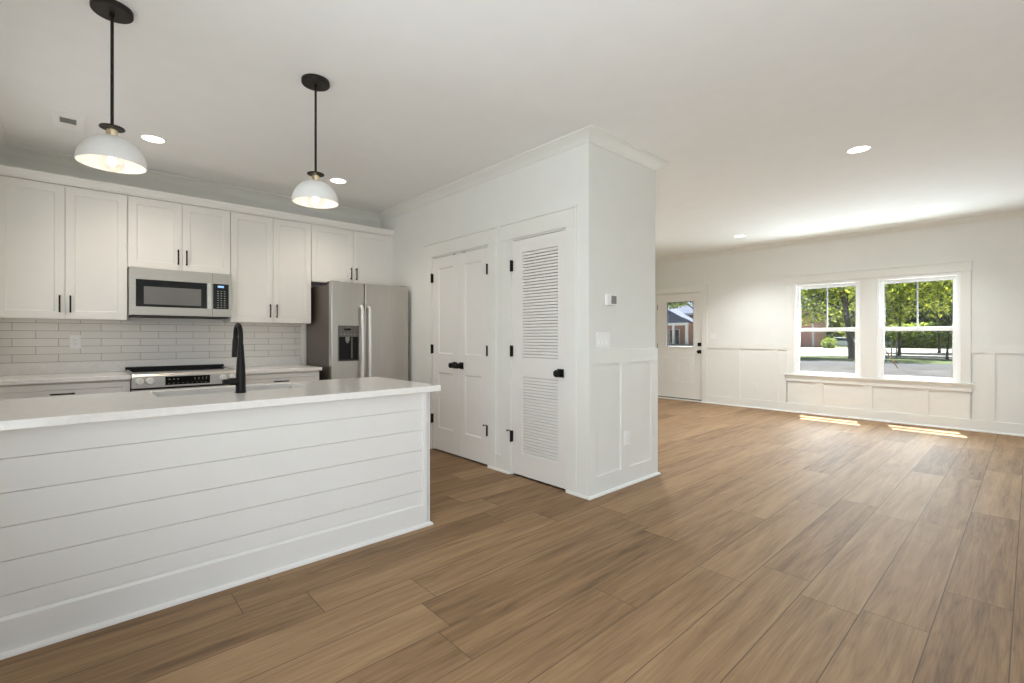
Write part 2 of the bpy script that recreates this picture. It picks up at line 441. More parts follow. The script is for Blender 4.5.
# ------------------------------------------------------------------ room shell
struct(box(XL - 0.15, XW + 0.16, YR - 0.15, YB + 0.15, -0.12, 0).build('floor', 'floor', origin=(0, 0, 0)),
       'wide oak plank floor running toward the window wall', 'floor')
struct(box(XL - 0.15, XW + 0.15, YR - 0.15, YB + 0.15, ZC, ZC + 0.15).build('ceiling', 'ceiling'), 'flat white ceiling over kitchen and living room', 'ceiling')

struct(box(XL - 0.15, XW + 0.15, YB, YB + 0.15, 0, ZC).build('wall_kitchen', 'wall'), 'cream wall behind the kitchen cabinets and fridge', 'wall')

def wall_with_holes(name, A, B, holes, fn, thick, m, label):
    w = MB(); w.relief(A, B, holes, fn, thick, 0, 0, through=True)
    return struct(w.build(name, m), label, 'wall')

wall_with_holes('wall_left', (YR, YB), (0, ZC), [(-0.93, 1.17, 0.02, 2.10), (3.50, 4.60, 1.05, 2.08)], lambda a, b, n: (XL + n, a, b), 0.15, 'wall', 'cream wall with added light openings at the far left end of the kitchen cabinets')  # larger opening assumed for the side lamp, smaller added for the kitchen fill lamp
# unseen rear wall; four openings added to let fill light in
wall_with_holes('wall_rear', (XL - 0.15, XW + 0.15), (0, ZC), [(rx - 0.8, rx + 0.8, 0.2, 2.4) for rx in (0.5, 2.7, 4.9, 7.1)],
                lambda a, b, n: (a, YR + n, b), 0.15, 'wall', 'cream wall with added light openings behind the viewpoint')
# closet wall (faces the kitchen)
D1, D2 = (3.410, 4.352), (2.455, 3.082)            # openings of the double doors and of the louvred door
OH = 2.056
wall_with_holes('wall_closet', (YS, YB), (0, ZC), [(D1[0], D1[1], -0.001, OH), (D2[0], D2[1], -0.001, OH)],
                lambda a, b, n: (XC - n, a, b), 0.11, 'wall', 'cream wall holding the double doors and the louvred door')
struct(box(XC + 0.11, XC2, YS, YS + 0.11, 0, ZC).build('wall_short', 'wall'), 'short cream wall carrying the thermostat', 'wall')
struct(box(XC2 - 0.11, XC2, YS + 0.11, YB, 0, ZC).build('wall_hall', 'wall'), 'far side wall of the closet block, facing the front door', 'wall')
struct(box(XC + 0.112, XC + 0.13, D1[0] - 0.05, D1[1] + 0.05, 0, OH + 0.1).build('cupboard_shade_sheet', 'gap'), 'black sheet standing in for the unlit closet behind the double doors', 'wall')  # near-black sheet put in for the shade inside the closet
struct(box(XC + 0.112, XC + 0.13, D2[0] - 0.05, D2[1] + 0.05, 0, OH + 0.1).build('wall_utility', 'trim'), 'dark inside of the closet behind the louvred door', 'wall')

# window wall
W1, W2, FD = (1.695, 2.578), (0.630, 1.504), (4.10, 5.045)
WZ = (0.615, 2.060); FH = 2.05
wall_with_holes('wall_window', (YR - 0.15, YB), (0, ZC),
                [(W1[0], W1[1], *WZ), (W2[0], W2[1], *WZ), (FD[0], FD[1], -0.001, FH)],
                lambda a, b, n: (XW - n, a, b), 0.15, 'wall', 'cream far wall with the two windows and the front door')

# ------------------------------------------------------------------ crown moulding, shoe moulding
CP = [(0, ZC), (0.086, ZC), (0.086, ZC - 0.009), (0.079, ZC - 0.013), (0.072, ZC - 0.016), (0.060, ZC - 0.024), (0.044, ZC - 0.034),
      (0.028, ZC - 0.046), (0.017, ZC - 0.058), (0.013, ZC - 0.066), (0.009, ZC - 0.069), (0.009, ZC - 0.078), (0, ZC - 0.078)]
e = 0.0005
def crown(n, path, label):
    struct(MB().sweep(path, CP).build('trim_%d' % n, 'trim', smooth=True), label, 'crown moulding')
crown(1, [(XC2, YB - 0.1), (XC2, YS), (XC, YS), (XC, YB), (XL, YB), (XL, YR)], 'white crown moulding around the kitchen and closet block')
crown(2, [(XW, YR), (XW, YB), (XC2 + 0.09, YB)], 'white crown moulding along the window wall')

def shoe(n, path, label, r=0.019):
    pr = [(0, 0), (r, 0), (r * 0.96, r * 0.4), (r * 0.75, r * 0.75), (r * 0.4, r * 0.96), (0, r)]
    struct(MB().sweep(path, pr).build('baseboard_%s' % n, 'trim'), label, 'shoe moulding')
WT = 0.015                                          # wainscot thickness
shoe('closet_corner', [(XC2 + WT, YS + 0.6), (XC2 + WT, YS - WT), (XC - WT, YS - WT), (XC - WT, D2[0] - 0.02)], 'white shoe moulding around the thermostat wall corner')
shoe('closet_middle', [(XC - WT, D2[1] + 0.02), (XC - WT, D1[0] - 0.02)], 'white shoe moulding between the two closet doors')
shoe('window', [(XW - WT, YR + 0.05), (XW - WT, FD[0] - 0.0)], 'white shoe moulding below the windows')
shoe('closet_left', [(XC, D1[1] + 0.02), (XC, 4.75)], 'white shoe moulding between double doors and fridge', 0.014)

# ------------------------------------------------------------------ wainscot (one piece per wall)
RB, RT, BT = 1.005, 1.105, 0.146
fnW = lambda a, b, n: (XW - WT - n, a, b)
w = MB()
w.relief((2.68, 4.012), (0, RT), [(3.522, 4.012, BT, RB), (2.897, 3.420, BT, RB), (2.68, 2.812, BT, RB)], fnW, WT, WT - 0.001)
w.relief((0.53, 2.68), (0, 0.500), [(2.272, 2.68, BT, 0.5), (1.659, 2.174, BT, 0.5), (1.024, 1.562, BT, 0.5), (0.53, 0.943, BT, 0.5)], fnW, WT, WT - 0.001)
hs = [(0.401, 0.53, BT, RB)]; y = 0.3125
while y > YR + 0.6:
    hs.append((y - 0.535, y, BT, RB)); y -= 0.625
w.relief((YR, 0.53), (0, RT), hs, fnW, WT, WT - 0.001)
struct(w.build('trim_3', 'trim'), 'white panelled wainscot on the window wall', 'wainscot')
w = MB()
w.relief((XC - WT, XC2 + WT), (0, RT + 0.003), [(2.885, 3.212, BT, 1.0), (3.330, 3.660, BT, 1.0)],
         lambda a, b, n: (a, YS - WT - n, b), WT, WT - 0.001)
struct(w.build('trim_4', 'trim'), 'white two panel wainscot below the thermostat', 'wainscot')
w = MB()
w.box(XC - WT, XC, YS, D2[0] - 0.112, 0, RT + 0.003)
struct(w.build('trim_5', 'trim'), 'white wainscot board right of the louvred door', 'wainscot')
struct(box(XC - WT, XC, D2[1] + 0.115, D1[0] - 0.108, 0, 0.148).build('trim_6', 'trim'), 'white base block between the two closet doors', 'baseboard')
struct(box(XC2, XC2 + WT, YS, YB, 0, RT + 0.003).build('trim_7', 'trim'), 'white wainscot on the hall side of the closet block', 'wainscot')

# ------------------------------------------------------------------ door and window casings
CT = 0.019
def casing_closet(n, D, label, hl, hr):
    w = MB(); x0, x1 = XC - CT, XC
    w.box(x0, x1, D[0] - 0.112, D[0] + 0.012 - 0.018, 0, OH + 0.009)
    w.box(x0, x1, D[1] - 0.012 + 0.018, D[1] + 0.115, 0, OH + 0.009)
    w.box(x0 - 0.003, x1, hr, hl, OH + 0.009, 2.198)
    w.box(x0 - 0.014, x1, hr - 0.006, hl + 0.006, 2.198, 2.216)
    # jambs and stop
    w.box(XC, XC + 0.10, D[0] - 0.012 + 0.012, D[0] + 0.004, 0, OH); w.box(XC, XC + 0.10, D[1] - 0.004, D[1], 0, OH)
    w.box(XC, XC + 0.10, D[0], D[1], OH - 0.004, OH)
    struct(w.build('trim_%d' % n, 'trim', bevel=0.0015), label, 'door casing')
casing_closet(8, D1, 'white casing with flat header around the double closet doors', 4.500, 3.304)
casing_closet(9, D2, 'white casing with flat header around the louvred door', 3.215, 2.345)
# front door casing
w = MB(); x0, x1 = XW - CT, XW
w.box(x0, x1, FD[0] - 0.098, FD[0] + 0.004, 0, FH + 0.005); w.box(x0, x1, FD[1] - 0.004, FD[1] + 0.098, 0, FH + 0.005)
w.box(x0 - 0.003, x1, FD[0] - 0.105, FD[1] + 0.105, FH + 0.005, 2.150); w.box(x0 - 0.012, x1, FD[0] - 0.11, FD[1] + 0.11, 2.150, 2.168)
w.box(XW, XW + 0.15, FD[0], FD[0] + 0.010, 0, FH); w.box(XW, XW + 0.15, FD[1] - 0.010, FD[1], 0, FH); w.box(XW, XW + 0.15, FD[0], FD[1], FH - 0.010, FH)
struct(w.build('trim_10', 'trim', bevel=0.0015), 'white casing around the front door', 'door casing')
# window casing: sides, mullion, header, stool, apron
w = MB()
w.box(x0, x1, W1[1], 2.682, 0.600, 2.062); w.box(x0, x1, W1[0], W2[1], 0.600, 2.062); w.box(x0, x1, 0.530, W2[0], 0.600, 2.062)
w.box(x0 - 0.003, x1, 0.520, 2.692, 2.062, 2.182); w.box(x0 - 0.014, x1, 0.510, 2.702, 2.182, 2.200)
w.box(XW - 0.045, XW + 0.01, 0.498, 2.716, 0.592, 0.614); w.box(x0, x1, 0.520, 2.692, 0.500, 0.592)
struct(w.build('trim_11', 'trim', bevel=0.002), 'white casing, header, stool and apron around both windows', 'window casing')

# ------------------------------------------------------------------ windows
def bead(par, x, g0, g1, z0, z1, w=0.007):
    k = MB().box(x, x + 0.008, g0, g0 + w, z0, z1).box(x, x + 0.008, g1 - w, g1, z0, z1).box(x, x + 0.008, g0 + w, g1 - w, z0, z0 + w).box(x, x + 0.008, g0 + w, g1 - w, z1 - w, z1)
    k.build('glazing_bead', 'lcdgrey', par)
def window(n, Y0, Y1, label):
    r = thing('window_%d' % n, (XW + 0.06, (Y0 + Y1) / 2, WZ[0]), label, 'window', kind='structure')
    z0, z1 = WZ; g0, g1 = Y0 + 0.074, Y1 - 0.074
    fr = MB(); xf0, xf1 = XW - 0.006, XW + 0.10
    fr.box(xf0, xf1, Y0 + e, Y0 + 0.032, z0, z1 - e); fr.box(xf0, xf1, Y1 - 0.032, Y1 - e, z0, z1 - e)
    fr.box(xf0, xf1, Y0 + 0.03, Y1 - 0.03, z1 - 0.040, z1 - e); fr.box(xf0, xf1, Y0 + 0.03, Y1 - 0.03, z0 + e, z0 + 0.022)
    fr.build('window_frame', 'vinyl', r, bevel=0.002)
    lo = MB(); a, b = XW + 0.012, XW + 0.042          # lower sash, nearer the room
    lo.box(a, b, Y0 + 0.032, g0, z0 + 0.022, 1.338); lo.box(a, b, g1, Y1 - 0.032, z0 + 0.022, 1.338)
    lo.box(a, b, g0, g1, z0 + 0.022, 0.665); lo.box(a - 0.004, b, g0, g1, 1.293, 1.338)
    ls = lo.build('lower_sash', 'vinyl', r, bevel=0.002)
    box(a + 0.013, a + 0.017, g0, g1, 0.665, 1.293).build('pane', 'glass', ls)
    bead(ls, a + 0.011, g0, g1, 0.665, 1.293)
    MB().box(a - 0.012, a - 0.004, (g0 + g1) / 2 - 0.03, (g0 + g1) / 2 + 0.03, 1.322, 1.336).build('sash_lock', 'vinyl', ls, bevel=0.002)
    up = MB(); a, b = XW + 0.050, XW + 0.080
    up.box(a, b, Y0 + 0.032, g0, 1.300, z1 - 0.04); up.box(a, b, g1, Y1 - 0.032, 1.300, z1 - 0.04)
    up.box(a, b, g0, g1, 1.972, z1 - 0.04); up.box(a, b, g0, g1, 1.300, 1.345)
    us = up.build('upper_sash', 'vinyl', r, bevel=0.002)
    box(a + 0.013, a + 0.017, g0, g1, 1.345, 1.972).build('pane', 'glass', us)
    bead(us, a + 0.011, g0, g1, 1.345, 1.972)
    ym = (g0 + g1) / 2
    box(a + 0.009, a + 0.022, ym - 0.008, ym + 0.008, 1.345, 1.972).build('muntin', 'muntin', us)
window(1, *W1, 'left white double-hung window looking out at the brick building and tree trunk')
window(2, *W2, 'right white double-hung window looking out at leafy trees and hedge')

# ------------------------------------------------------------------ front door (door_4)
r = thing('door_4', (XW + 0.05, 4.572, 0), 'white front door with square window over two panels', 'door', kind='structure')
fd = MB(); xf = XW + 0.022
A, B = (FD[0] + 0.013, FD[1] - 0.013), (0.040, FH - 0.013)
gl = (4.282, 4.824, 1.012, 1.885)
fnD = lambda a, b, n: (xf - n, a, b)
fd.relief(A, B, [(*gl[:2], *gl[2:])], fnD, 0.045, 0, 0, through=True)
slab = fd.build('slab', 'door', r)
pn = MB()
for a0, a1 in ((4.292, 4.520), (4.610, 4.888)):       # applied moulded panels with a raised border
    for q0, q1, q2, q3 in ((a0, a1, 0.340, 0.353), (a0, a1, 0.790, 0.803), (a0, a0 + 0.013, 0.353, 0.79), (a1 - 0.013, a1, 0.353, 0.79)):
        pn.box(xf - 0.009, xf, q0, q1, q2, q3)
    pn.box(xf - 0.006, xf, a0 + 0.045, a1 - 0.045, 0.385, 0.758)
pn.build('panel_moulding', 'door', slab, bevel=0.004)
fm = MB(); q = 0.03
for c in ((gl[0] - q, gl[1] + q, gl[2] - q, gl[2]), (gl[0] - q, gl[1] + q, gl[3], gl[3] + q), (gl[0] - q, gl[0], gl[2], gl[3]), (gl[1], gl[1] + q, gl[2], gl[3])):
    fm.box(xf - 0.011, xf, *c)
fm.build('glazing_frame', 'door', slab, bevel=0.003)
box(xf + 0.018, xf + 0.024, *gl).build('pane', 'glass', slab)
q = 0.010; k = MB()
for c in ((gl[0], gl[1], gl[2], gl[2] + q), (gl[0], gl[1], gl[3] - q, gl[3]), (gl[0], gl[0] + q, gl[2] + q, gl[3] - q), (gl[1] - q, gl[1], gl[2] + q, gl[3] - q)):
    k.box(xf + 0.002, xf + 0.030, *c)
k.build('glazing_gasket', 'gasket', slab)
for nm, z in (('deadbolt', 1.069), ('door_knob', 0.932)):
    k = MB().box(xf - 0.010, xf, 4.130, 4.196, z - 0.033, z + 0.033)
    if nm == 'deadbolt': k.box(xf - 0.028, xf - 0.01, 4.158, 4.168, z - 0.02, z + 0.02)
    else: k.cyl((xf - 0.05, 4.163, z), (xf - 0.01, 4.163, z), 0.011); k.cyl((xf - 0.065, 4.163, z), (xf - 0.045, 4.163, z), 0.025)
    k.build(nm, 'black', r, bevel=0.001)
for z in (0.28, 1.03, 1.80):
    box(xf - 0.006, xf + 0.012, A[1] - 0.004, A[1] + 0.012, z - 0.05, z + 0.05).build('hinge', 'gasket', r)
MB().box(XW - 0.01, XW + 0.14, FD[0] + e, FD[1] - e, 0, 0.022).build('threshold', 'trim', r)
box(xf + 0.004, xf + 0.04, A[0], A[1], 0.022, 0.040).build('door_sweep', 'gasket', r)

# ------------------------------------------------------------------ closet doors
def hinge(par, yc, z, mark=None):
    k = MB().box(XC - CT - 0.002, XC + 0.004, yc - 0.011, yc + 0.011, z - 0.047, z + 0.047)
    k.cyl((XC - CT - 0.006, yc, z - 0.05), (XC - CT - 0.006, yc, z + 0.05), 0.006, seg=12)
    h = k.build('hinge', 'black', par)
    if mark:
        s_ = MB().cyl((XC - CT - 0.006, yc, z + 0.053), (XC - CT - 0.030, yc + mark * 0.012, z + 0.053), 0.004, seg=10)
        s_.cyl((XC - CT - 0.030, yc + mark * 0.012, z + 0.053), (XC - CT - 0.038, yc + mark * 0.014, z + 0.053), 0.008, seg=10)
        s_.build('hinge_stop', 'bronze', h)
def knob(par, yc, z):
    x = XC - 0.002
    k = MB().box(x - 0.009, x, yc - 0.033, yc + 0.033, z - 0.033, z + 0.033)
    k.build('knob_rosette', 'black', par, bevel=0.0015)
    k = MB(); k.lathe([(0, 0.062), (0.016, 0.061), (0.026, 0.055), (0.029, 0.046), (0.027, 0.036), (0.018, 0.028), (0.011, 0.022), (0.011, 0.0), (0, 0)])
    bmesh.ops.transform(k.bm, matrix=Matrix.Translation((x - 0.008, yc, z)) @ Matrix.Rotation(-PI / 2, 4, 'Y'), verts=k.bm.verts[:])
    k.build('door_knob', 'black', par, smooth=True)
fnC = lambda a, b, n: (XC - 0.002 - n, a, b)
def leaf_door(n, Y0, Y1, hingeY, knobY, label, catchY, stop):
    r = thing('door_%d' % n, (XC, (Y0 + Y1) / 2, 0), label, 'door', kind='structure')
    ya, yb = Y0 + 0.100, Y1 - 0.100
    MB().relief((Y0, Y1), (0.014, OH - 0.010), [(ya, yb, 1.030, 1.935), (ya, yb, 0.245, 0.832)], fnC, 0.035, 0.009, 0.014).build('slab', 'door', r)
    for z in (0.335, 1.078, 1.838): hinge(r, hingeY, z, stop if z < 0.5 and stop else None)
    knob(r, knobY, 0.921)
    box(XC - 0.002, XC + 0.025, catchY - 0.022, catchY + 0.022, OH - 0.010, OH - 0.0042).build('ball_catch', 'black', r)
YM = (D1[0] + D1[1]) / 2
leaf_door(1, YM + 0.0015, D1[1] - 0.006, D1[1] - 0.001, 3.946, 'left leaf of the white panelled double closet doors', 3.965, None)
leaf_door(2, D1[0] + 0.006, YM - 0.0015, D1[0] + 0.001, 3.832, 'right leaf of the white panelled double closet doors', 3.80, 1)

r = thing('door_3', (XC, (D2[0] + D2[1]) / 2, 0), 'white louvred closet door with square black knob plate', 'door', kind='structure')
y0, y1 = D2[0] + 0.006, D2[1] - 0.006; la, lb = 2.543, 2.956
MB().relief((y0, y1), (0.014, OH - 0.010), [(la, lb, 1.016, 1.936), (la, lb, 0.202, 0.866)], fnC, 0.035, 0, 0, through=True).build('door_frame', 'door', r)
def louvres(z0, z1):
    n = round((z1 - z0) / 0.0256); p = (z1 - z0) / n; w = MB()
    for k in range(n):
        zc = z0 + (k + 0.5) * p
        # each slat leans: its room edge is low, its inner edge high
        pr = [(XC + 0.003, zc - 0.0160), (XC + 0.003, zc + 0.0010), (XC + 0.031, zc + 0.0175), (XC + 0.031, zc + 0.0050)]
        w.prism(pr, lambda a, b, t: (a, t, b), la - 0.004, lb + 0.004)
    return w
louvres(1.016, 1.936).build('louvre_panel', 'door', r)
louvres(0.202, 0.866).build('louvre_panel', 'door', r)
for z in (0.337, 1.084, 1.831): hinge(r, D2[1] - 0.001, z, 1 if z < 0.5 else None)
knob(r, 2.512, 0.920)

# ------------------------------------------------------------------ kitchen: wall cabinets
UY = 5.23
def pull(par, x, z, length, vertical, y):
    k = MB(); h = length / 2
    if vertical:
        k.cyl((x, y - 0.030, z - h), (x, y - 0.030, z + h), 0.0058, seg=14)
        for s_ in (-1, 1): k.cyl((x, y - 0.03, z + s_ * (h - 0.014)), (x, y, z + s_ * (h - 0.014)), 0.0048, seg=10)
    else:
        k.cyl((x - h, y - 0.030, z), (x + h, y - 0.030, z), 0.0058, seg=14)
        for s_ in (-1, 1): k.cyl((x + s_ * (h - 0.014), y - 0.03, z), (x + s_ * (h - 0.014), y, z), 0.0048, seg=10)
    return k.build('handle', 'black', par, smooth=True)
def front(par, name, x0, x1, z0, z1, y, fr=0.058):
    return MB().relief((x0, x1), (z0, z1), [(x0 + fr, x1 - fr, z0 + fr, z1 - fr)], lambda a, b, n: (a, y - n, b), 0.020, 0.006, 0.007).build(name, 'cab', par, bevel=0.0012)
def wall_cabinet(x0, x1, z0, label):
    r = thing('wall_cabinet', ((x0 + x1) / 2, YB - 0.15, z0), label, 'cabinet', 'white wall cabinets')
    MB().box(x0, x1, UY + 0.0205, YB - e, z0, 2.428).build('carcass', 'cab', r)
    xm = (x0 + x1) / 2; g = 0.003
    for a, b, s_ in ((x0 + g, xm - g / 2, 1), (xm + g / 2, x1 - g, -1)):
        d = front(r, 'door', a, b, z0 + 0.004, 2.420, UY)
        pull(d, (b - 0.030) if s_ == 1 else (a + 0.030), z0 + 0.12, 0.137, True, UY)
CX = (-0.478, 0.302, 1.078, 1.842, 2.778)
wall_cabinet(CX[0], CX[1], 1.352, 'tall white wall cabinet at the far left, left of the microwave')
wall_cabinet(CX[1], CX[2], 1.808, 'short white wall cabinet directly above the microwave')
wall_cabinet(CX[2], CX[3], 1.352, 'tall white wall cabinet between the microwave and the fridge')
wall_cabinet(CX[3], CX[4], 1.806, 'short white wall cabinet above the fridge')
# filler strips and the top moulding
w = MB().sweep([(XC, UY), (XL, UY)], [(-0.02, 2.428), (0.004, 2.428), (0.004, 2.436), (0.010, 2.442), (0.014, 2.462), (0.020, 2.484), (0.024, 2.490), (0.024, 2.501), (-0.02, 2.501)])
tag(w.build('cabinet_top_moulding', 'cab', origin=(1, UY, 2.428)), 'white moulding strip along the tops of the wall cabinets', 'moulding')
struct(box(XL, CX[0], UY + 0.01, YB, 1.352, 2.428).build('trim_12', 'cab'), 'white filler strip between left wall and wall cabinet', 'filler')
struct(box(CX[4], XC, UY + 0.005, UY + 0.03, 1.806, 2.428).build('trim_13', 'cab'), 'white filler strip between fridge cabinet and closet wall', 'filler')

# ------------------------------------------------------------------ backsplash
struct(box(XL, 1.842, YB - 0.009, YB, 0.990, 1.352).build('backsplash', 'tile', origin=(-0.4065 + 0.1364, YB, 0.9975)), 'white subway tile backsplash with grey grout', 'backsplash')
struct(box(1.842, 1.915, YB - 0.014, YB, 0.90, 1.832).build('trim_14', 'trim'), 'white end board between backsplash and fridge', 'trim')

# ------------------------------------------------------------------ base cabinets, counters
BY = 4.93; CZ0, CZ1 = 0.865, 0.898
def base_cabinet(x0, x1, label):
    r = thing('base_cabinet', ((x0 + x1) / 2, 5.2, 0), label, 'cabinet', 'white base cabinets')
    MB().box(x0, x1, BY + 0.0205, YB - e, 0.10, CZ0).box(x0, x1, BY + 0.08, YB - e, 0, 0.10).build('carcass', 'cab', r)
    d = front(r, 'drawer', x0 + 0.004, x1 - 0.004, 0.710, 0.850, BY, 0.04)
    pull(d, (x0 + x1) / 2, 0.778, 0.137, False, BY)
    xm = (x0 + x1) / 2
    for a, b, s_ in ((x0 + 0.004, xm - 0.0015, 1), (xm + 0.0015, x1 - 0.004, -1)):
        d = front(r, 'door', a, b, 0.108, 0.704, BY)
        pull(d, (b - 0.03) if s_ == 1 else (a + 0.03), 0.59, 0.137, True, BY)
base_cabinet(XL + 0.004, 0.303, 'white base cabinet left of the range')
base_cabinet(1.072, 1.820, 'white base cabinet between the range and the fridge')
def counter(x0, x1, label):
    r = thing('countertop', ((x0 + x1) / 2, 5.2, CZ0), label, 'countertop', 'wall side countertops')
    box(x0, x1, BY - 0.028, YB - e, CZ0, CZ1).build('slab', 'quartz', r, bevel=0.003)
    box(x0, x1, YB - 0.02, YB - e, CZ1, 0.990).build('upstand', 'quartz', r, bevel=0.002)
counter(XL + 0.001, 0.304, 'white quartz countertop left of the range')
counter(1.071, 1.836, 'white quartz countertop between the range and the fridge')
struct(box(0.304, 1.071, YB - 0.018, YB, CZ1, 0.990).build('trim_15', 'quartz'), 'white quartz upstand strip behind the range', 'trim')

# ------------------------------------------------------------------ microwave
def steel_front(par, name, x0, x1, z0, z1, y, th, holes, m='steelh'):
    return MB().relief((x0, x1), (z0, z1), holes, lambda a, b, n: (a, y - n, b), th, 0, 0, through=True).build(name, m, par)
mx0, mx1, mz0, mz1, my = 0.308, 1.072, 1.385, 1.806, 5.165
r = thing('microwave', ((mx0 + mx1) / 2, 5.36, mz0), 'stainless over-the-range microwave under the short cabinet', 'microwave')
MB().box(mx0, mx1, my + 0.036, YB - 0.012, mz0 + 0.012, mz1 - 0.001).build('body', 'steelh', r)
dx1 = 0.915
d = steel_front(r, 'door', mx0 + 0.002, dx1, mz0 + 0.014, mz1 - 0.001, my, 0.034, [(mx0 + 0.045, dx1 - 0.042, 1.470, 1.706)])
box(mx0 + 0.045, dx1 - 0.042, my + 0.002, my + 0.02, 1.470, 1.706).build('door_glass', 'blackglass', d)
box(mx0 + 0.100, dx1 - 0.088, my + 0.0005, my + 0.004, 1.492, 1.646).build('door_screen', 'screen', d)
MB().box(dx1 - 0.034, dx1 - 0.008, my - 0.006, my + 0.001, 1.462, 1.712).build('handle', 'bright', d, bevel=0.003)
c = steel_front(r, 'control_panel', dx1 + 0.003, mx1 - 0.001, mz0 + 0.014, mz1 - 0.001, my, 0.034, [(dx1 + 0.006, mx1 - 0.022, 1.470, 1.706)])
box(dx1 + 0.006, mx1 - 0.022, my + 0.002, my + 0.02, 1.470, 1.706).build('keypad_glass', 'blackglass', c)
box(dx1 + 0.045, dx1 + 0.095, my + 0.0006, my + 0.004, 1.672, 1.690).build('display', 'lcd', c)
k = MB()
for i in range(3):
    for j in range(8): k.box(dx1 + 0.040 + i * 0.027, dx1 + 0.054 + i * 0.027, my + 0.0012, my + 0.004, 1.484 + j * 0.0215, 1.4905 + j * 0.0215)
k.build('keypad', 'glyph', c)
MB().box(mx0 + 0.02, mx1 - 0.02, my + 0.02, YB - 0.02, mz0, mz0 + 0.013).build('vent_grille', 'gasket', r)

# ------------------------------------------------------------------ range
rx0, rx1, ry = 0.3065, 1.0685, 4.865
r = thing('range', ((rx0 + rx1) / 2, 5.2, 0), 'stainless slide-in range with front knobs between the base cabinets', 'range')
MB().box(rx0 + 0.001, rx1 - 0.001, ry + 0.05, YB - 0.03, 0.03, 0.888).build('body', 'gasket', r)
ck = MB().box(rx0 - 0.004, rx1 + 0.004, ry + 0.035, YB - 0.06, 0.899, 0.909)
ck.build('cooktop', 'blackglass', r, bevel=0.002)
MB().box(rx0 - 0.004, rx1 + 0.004, YB - 0.075, YB - 0.021, 0.899, 0.934).build('rear_vent', 'black', r, bevel=0.003)
fr_ = MB().box(rx0 - 0.003, rx1 + 0.003, ry + 0.02, ry + 0.06, 0.900, 0.912).box(rx0 - 0.005, rx0 + 0.018, ry + 0.04, YB - 0.08, 0.902, 0.912).box(rx1 - 0.018, rx1 + 0.005, ry + 0.04, YB - 0.08, 0.902, 0.912)
fr_.build('cooktop_trim', 'steelh', r, bevel=0.002)
cp = MB().prism([(ry, 0.790), (ry + 0.10, 0.790), (ry + 0.10, 0.905), (ry + 0.022, 0.905), (ry + 0.004, 0.885)], lambda a, b, t: (t, a, b), rx0, rx1).build('control_panel', 'steelh', r, bevel=0.002)
box(0.525, 0.845, ry - 0.002, ry + 0.01, 0.806, 0.876).build('display', 'blackglass', cp)
for c in [(0.545 + i * 0.033, 0.553 + i * 0.033, 0.817, 0.820) for i in range(9)] + [(0.548 + i * 0.03, 0.560 + i * 0.03, 0.850, 0.856) for i in range(3)] + [(0.732 + i * 0.028, 0.736 + i * 0.028, 0.842, 0.862) for i in range(4)]:
    box(c[0], c[1], ry - 0.003, ry, c[2], c[3]).build('display_mark', 'glyph', cp)
for xk in (0.357, 0.425, 0.945, 1.014):
    kb = MB().cyl((xk, ry + 0.001, 0.846), (xk, ry - 0.010, 0.846), 0.030, 0.028, 28).cyl((xk, ry - 0.010, 0.846), (xk, ry - 0.030, 0.846), 0.025, 0.022, 28)
    kb.box(xk - 0.004, xk + 0.004, ry - 0.034, ry - 0.029, 0.826, 0.866)
    kb.build('knob', 'knobsteel', cp, bevel=0.001)
od = MB().box(rx0 + 0.003, rx1 - 0.003, ry + 0.010, ry + 0.05, 0.20, 0.775).build('oven_door', 'steelh', r, bevel=0.003)
box(rx0 + 0.12, rx1 - 0.12, ry + 0.008, ry + 0.02, 0.33, 0.62).build('oven_window', 'blackglass', od)
hb = MB().cyl((rx0 + 0.05, ry - 0.035, 0.725), (rx1 - 0.05, ry - 0.035, 0.725), 0.011)
for xk in (rx0 + 0.08, rx1 - 0.08): hb.cyl((xk, ry - 0.035, 0.725), (xk, ry + 0.012, 0.725), 0.008)
hb.build('handle', 'bright', od, smooth=True)
MB().box(rx0 + 0.003, rx1 - 0.003, ry + 0.012, ry + 0.05, 0.03, 0.190).build('drawer', 'steelh', r, bevel=0.003)
MB().box(rx0 + 0.03, rx1 - 0.03, ry + 0.08, YB - 0.08, 0, 0.03).build('plinth', 'gasket', r)

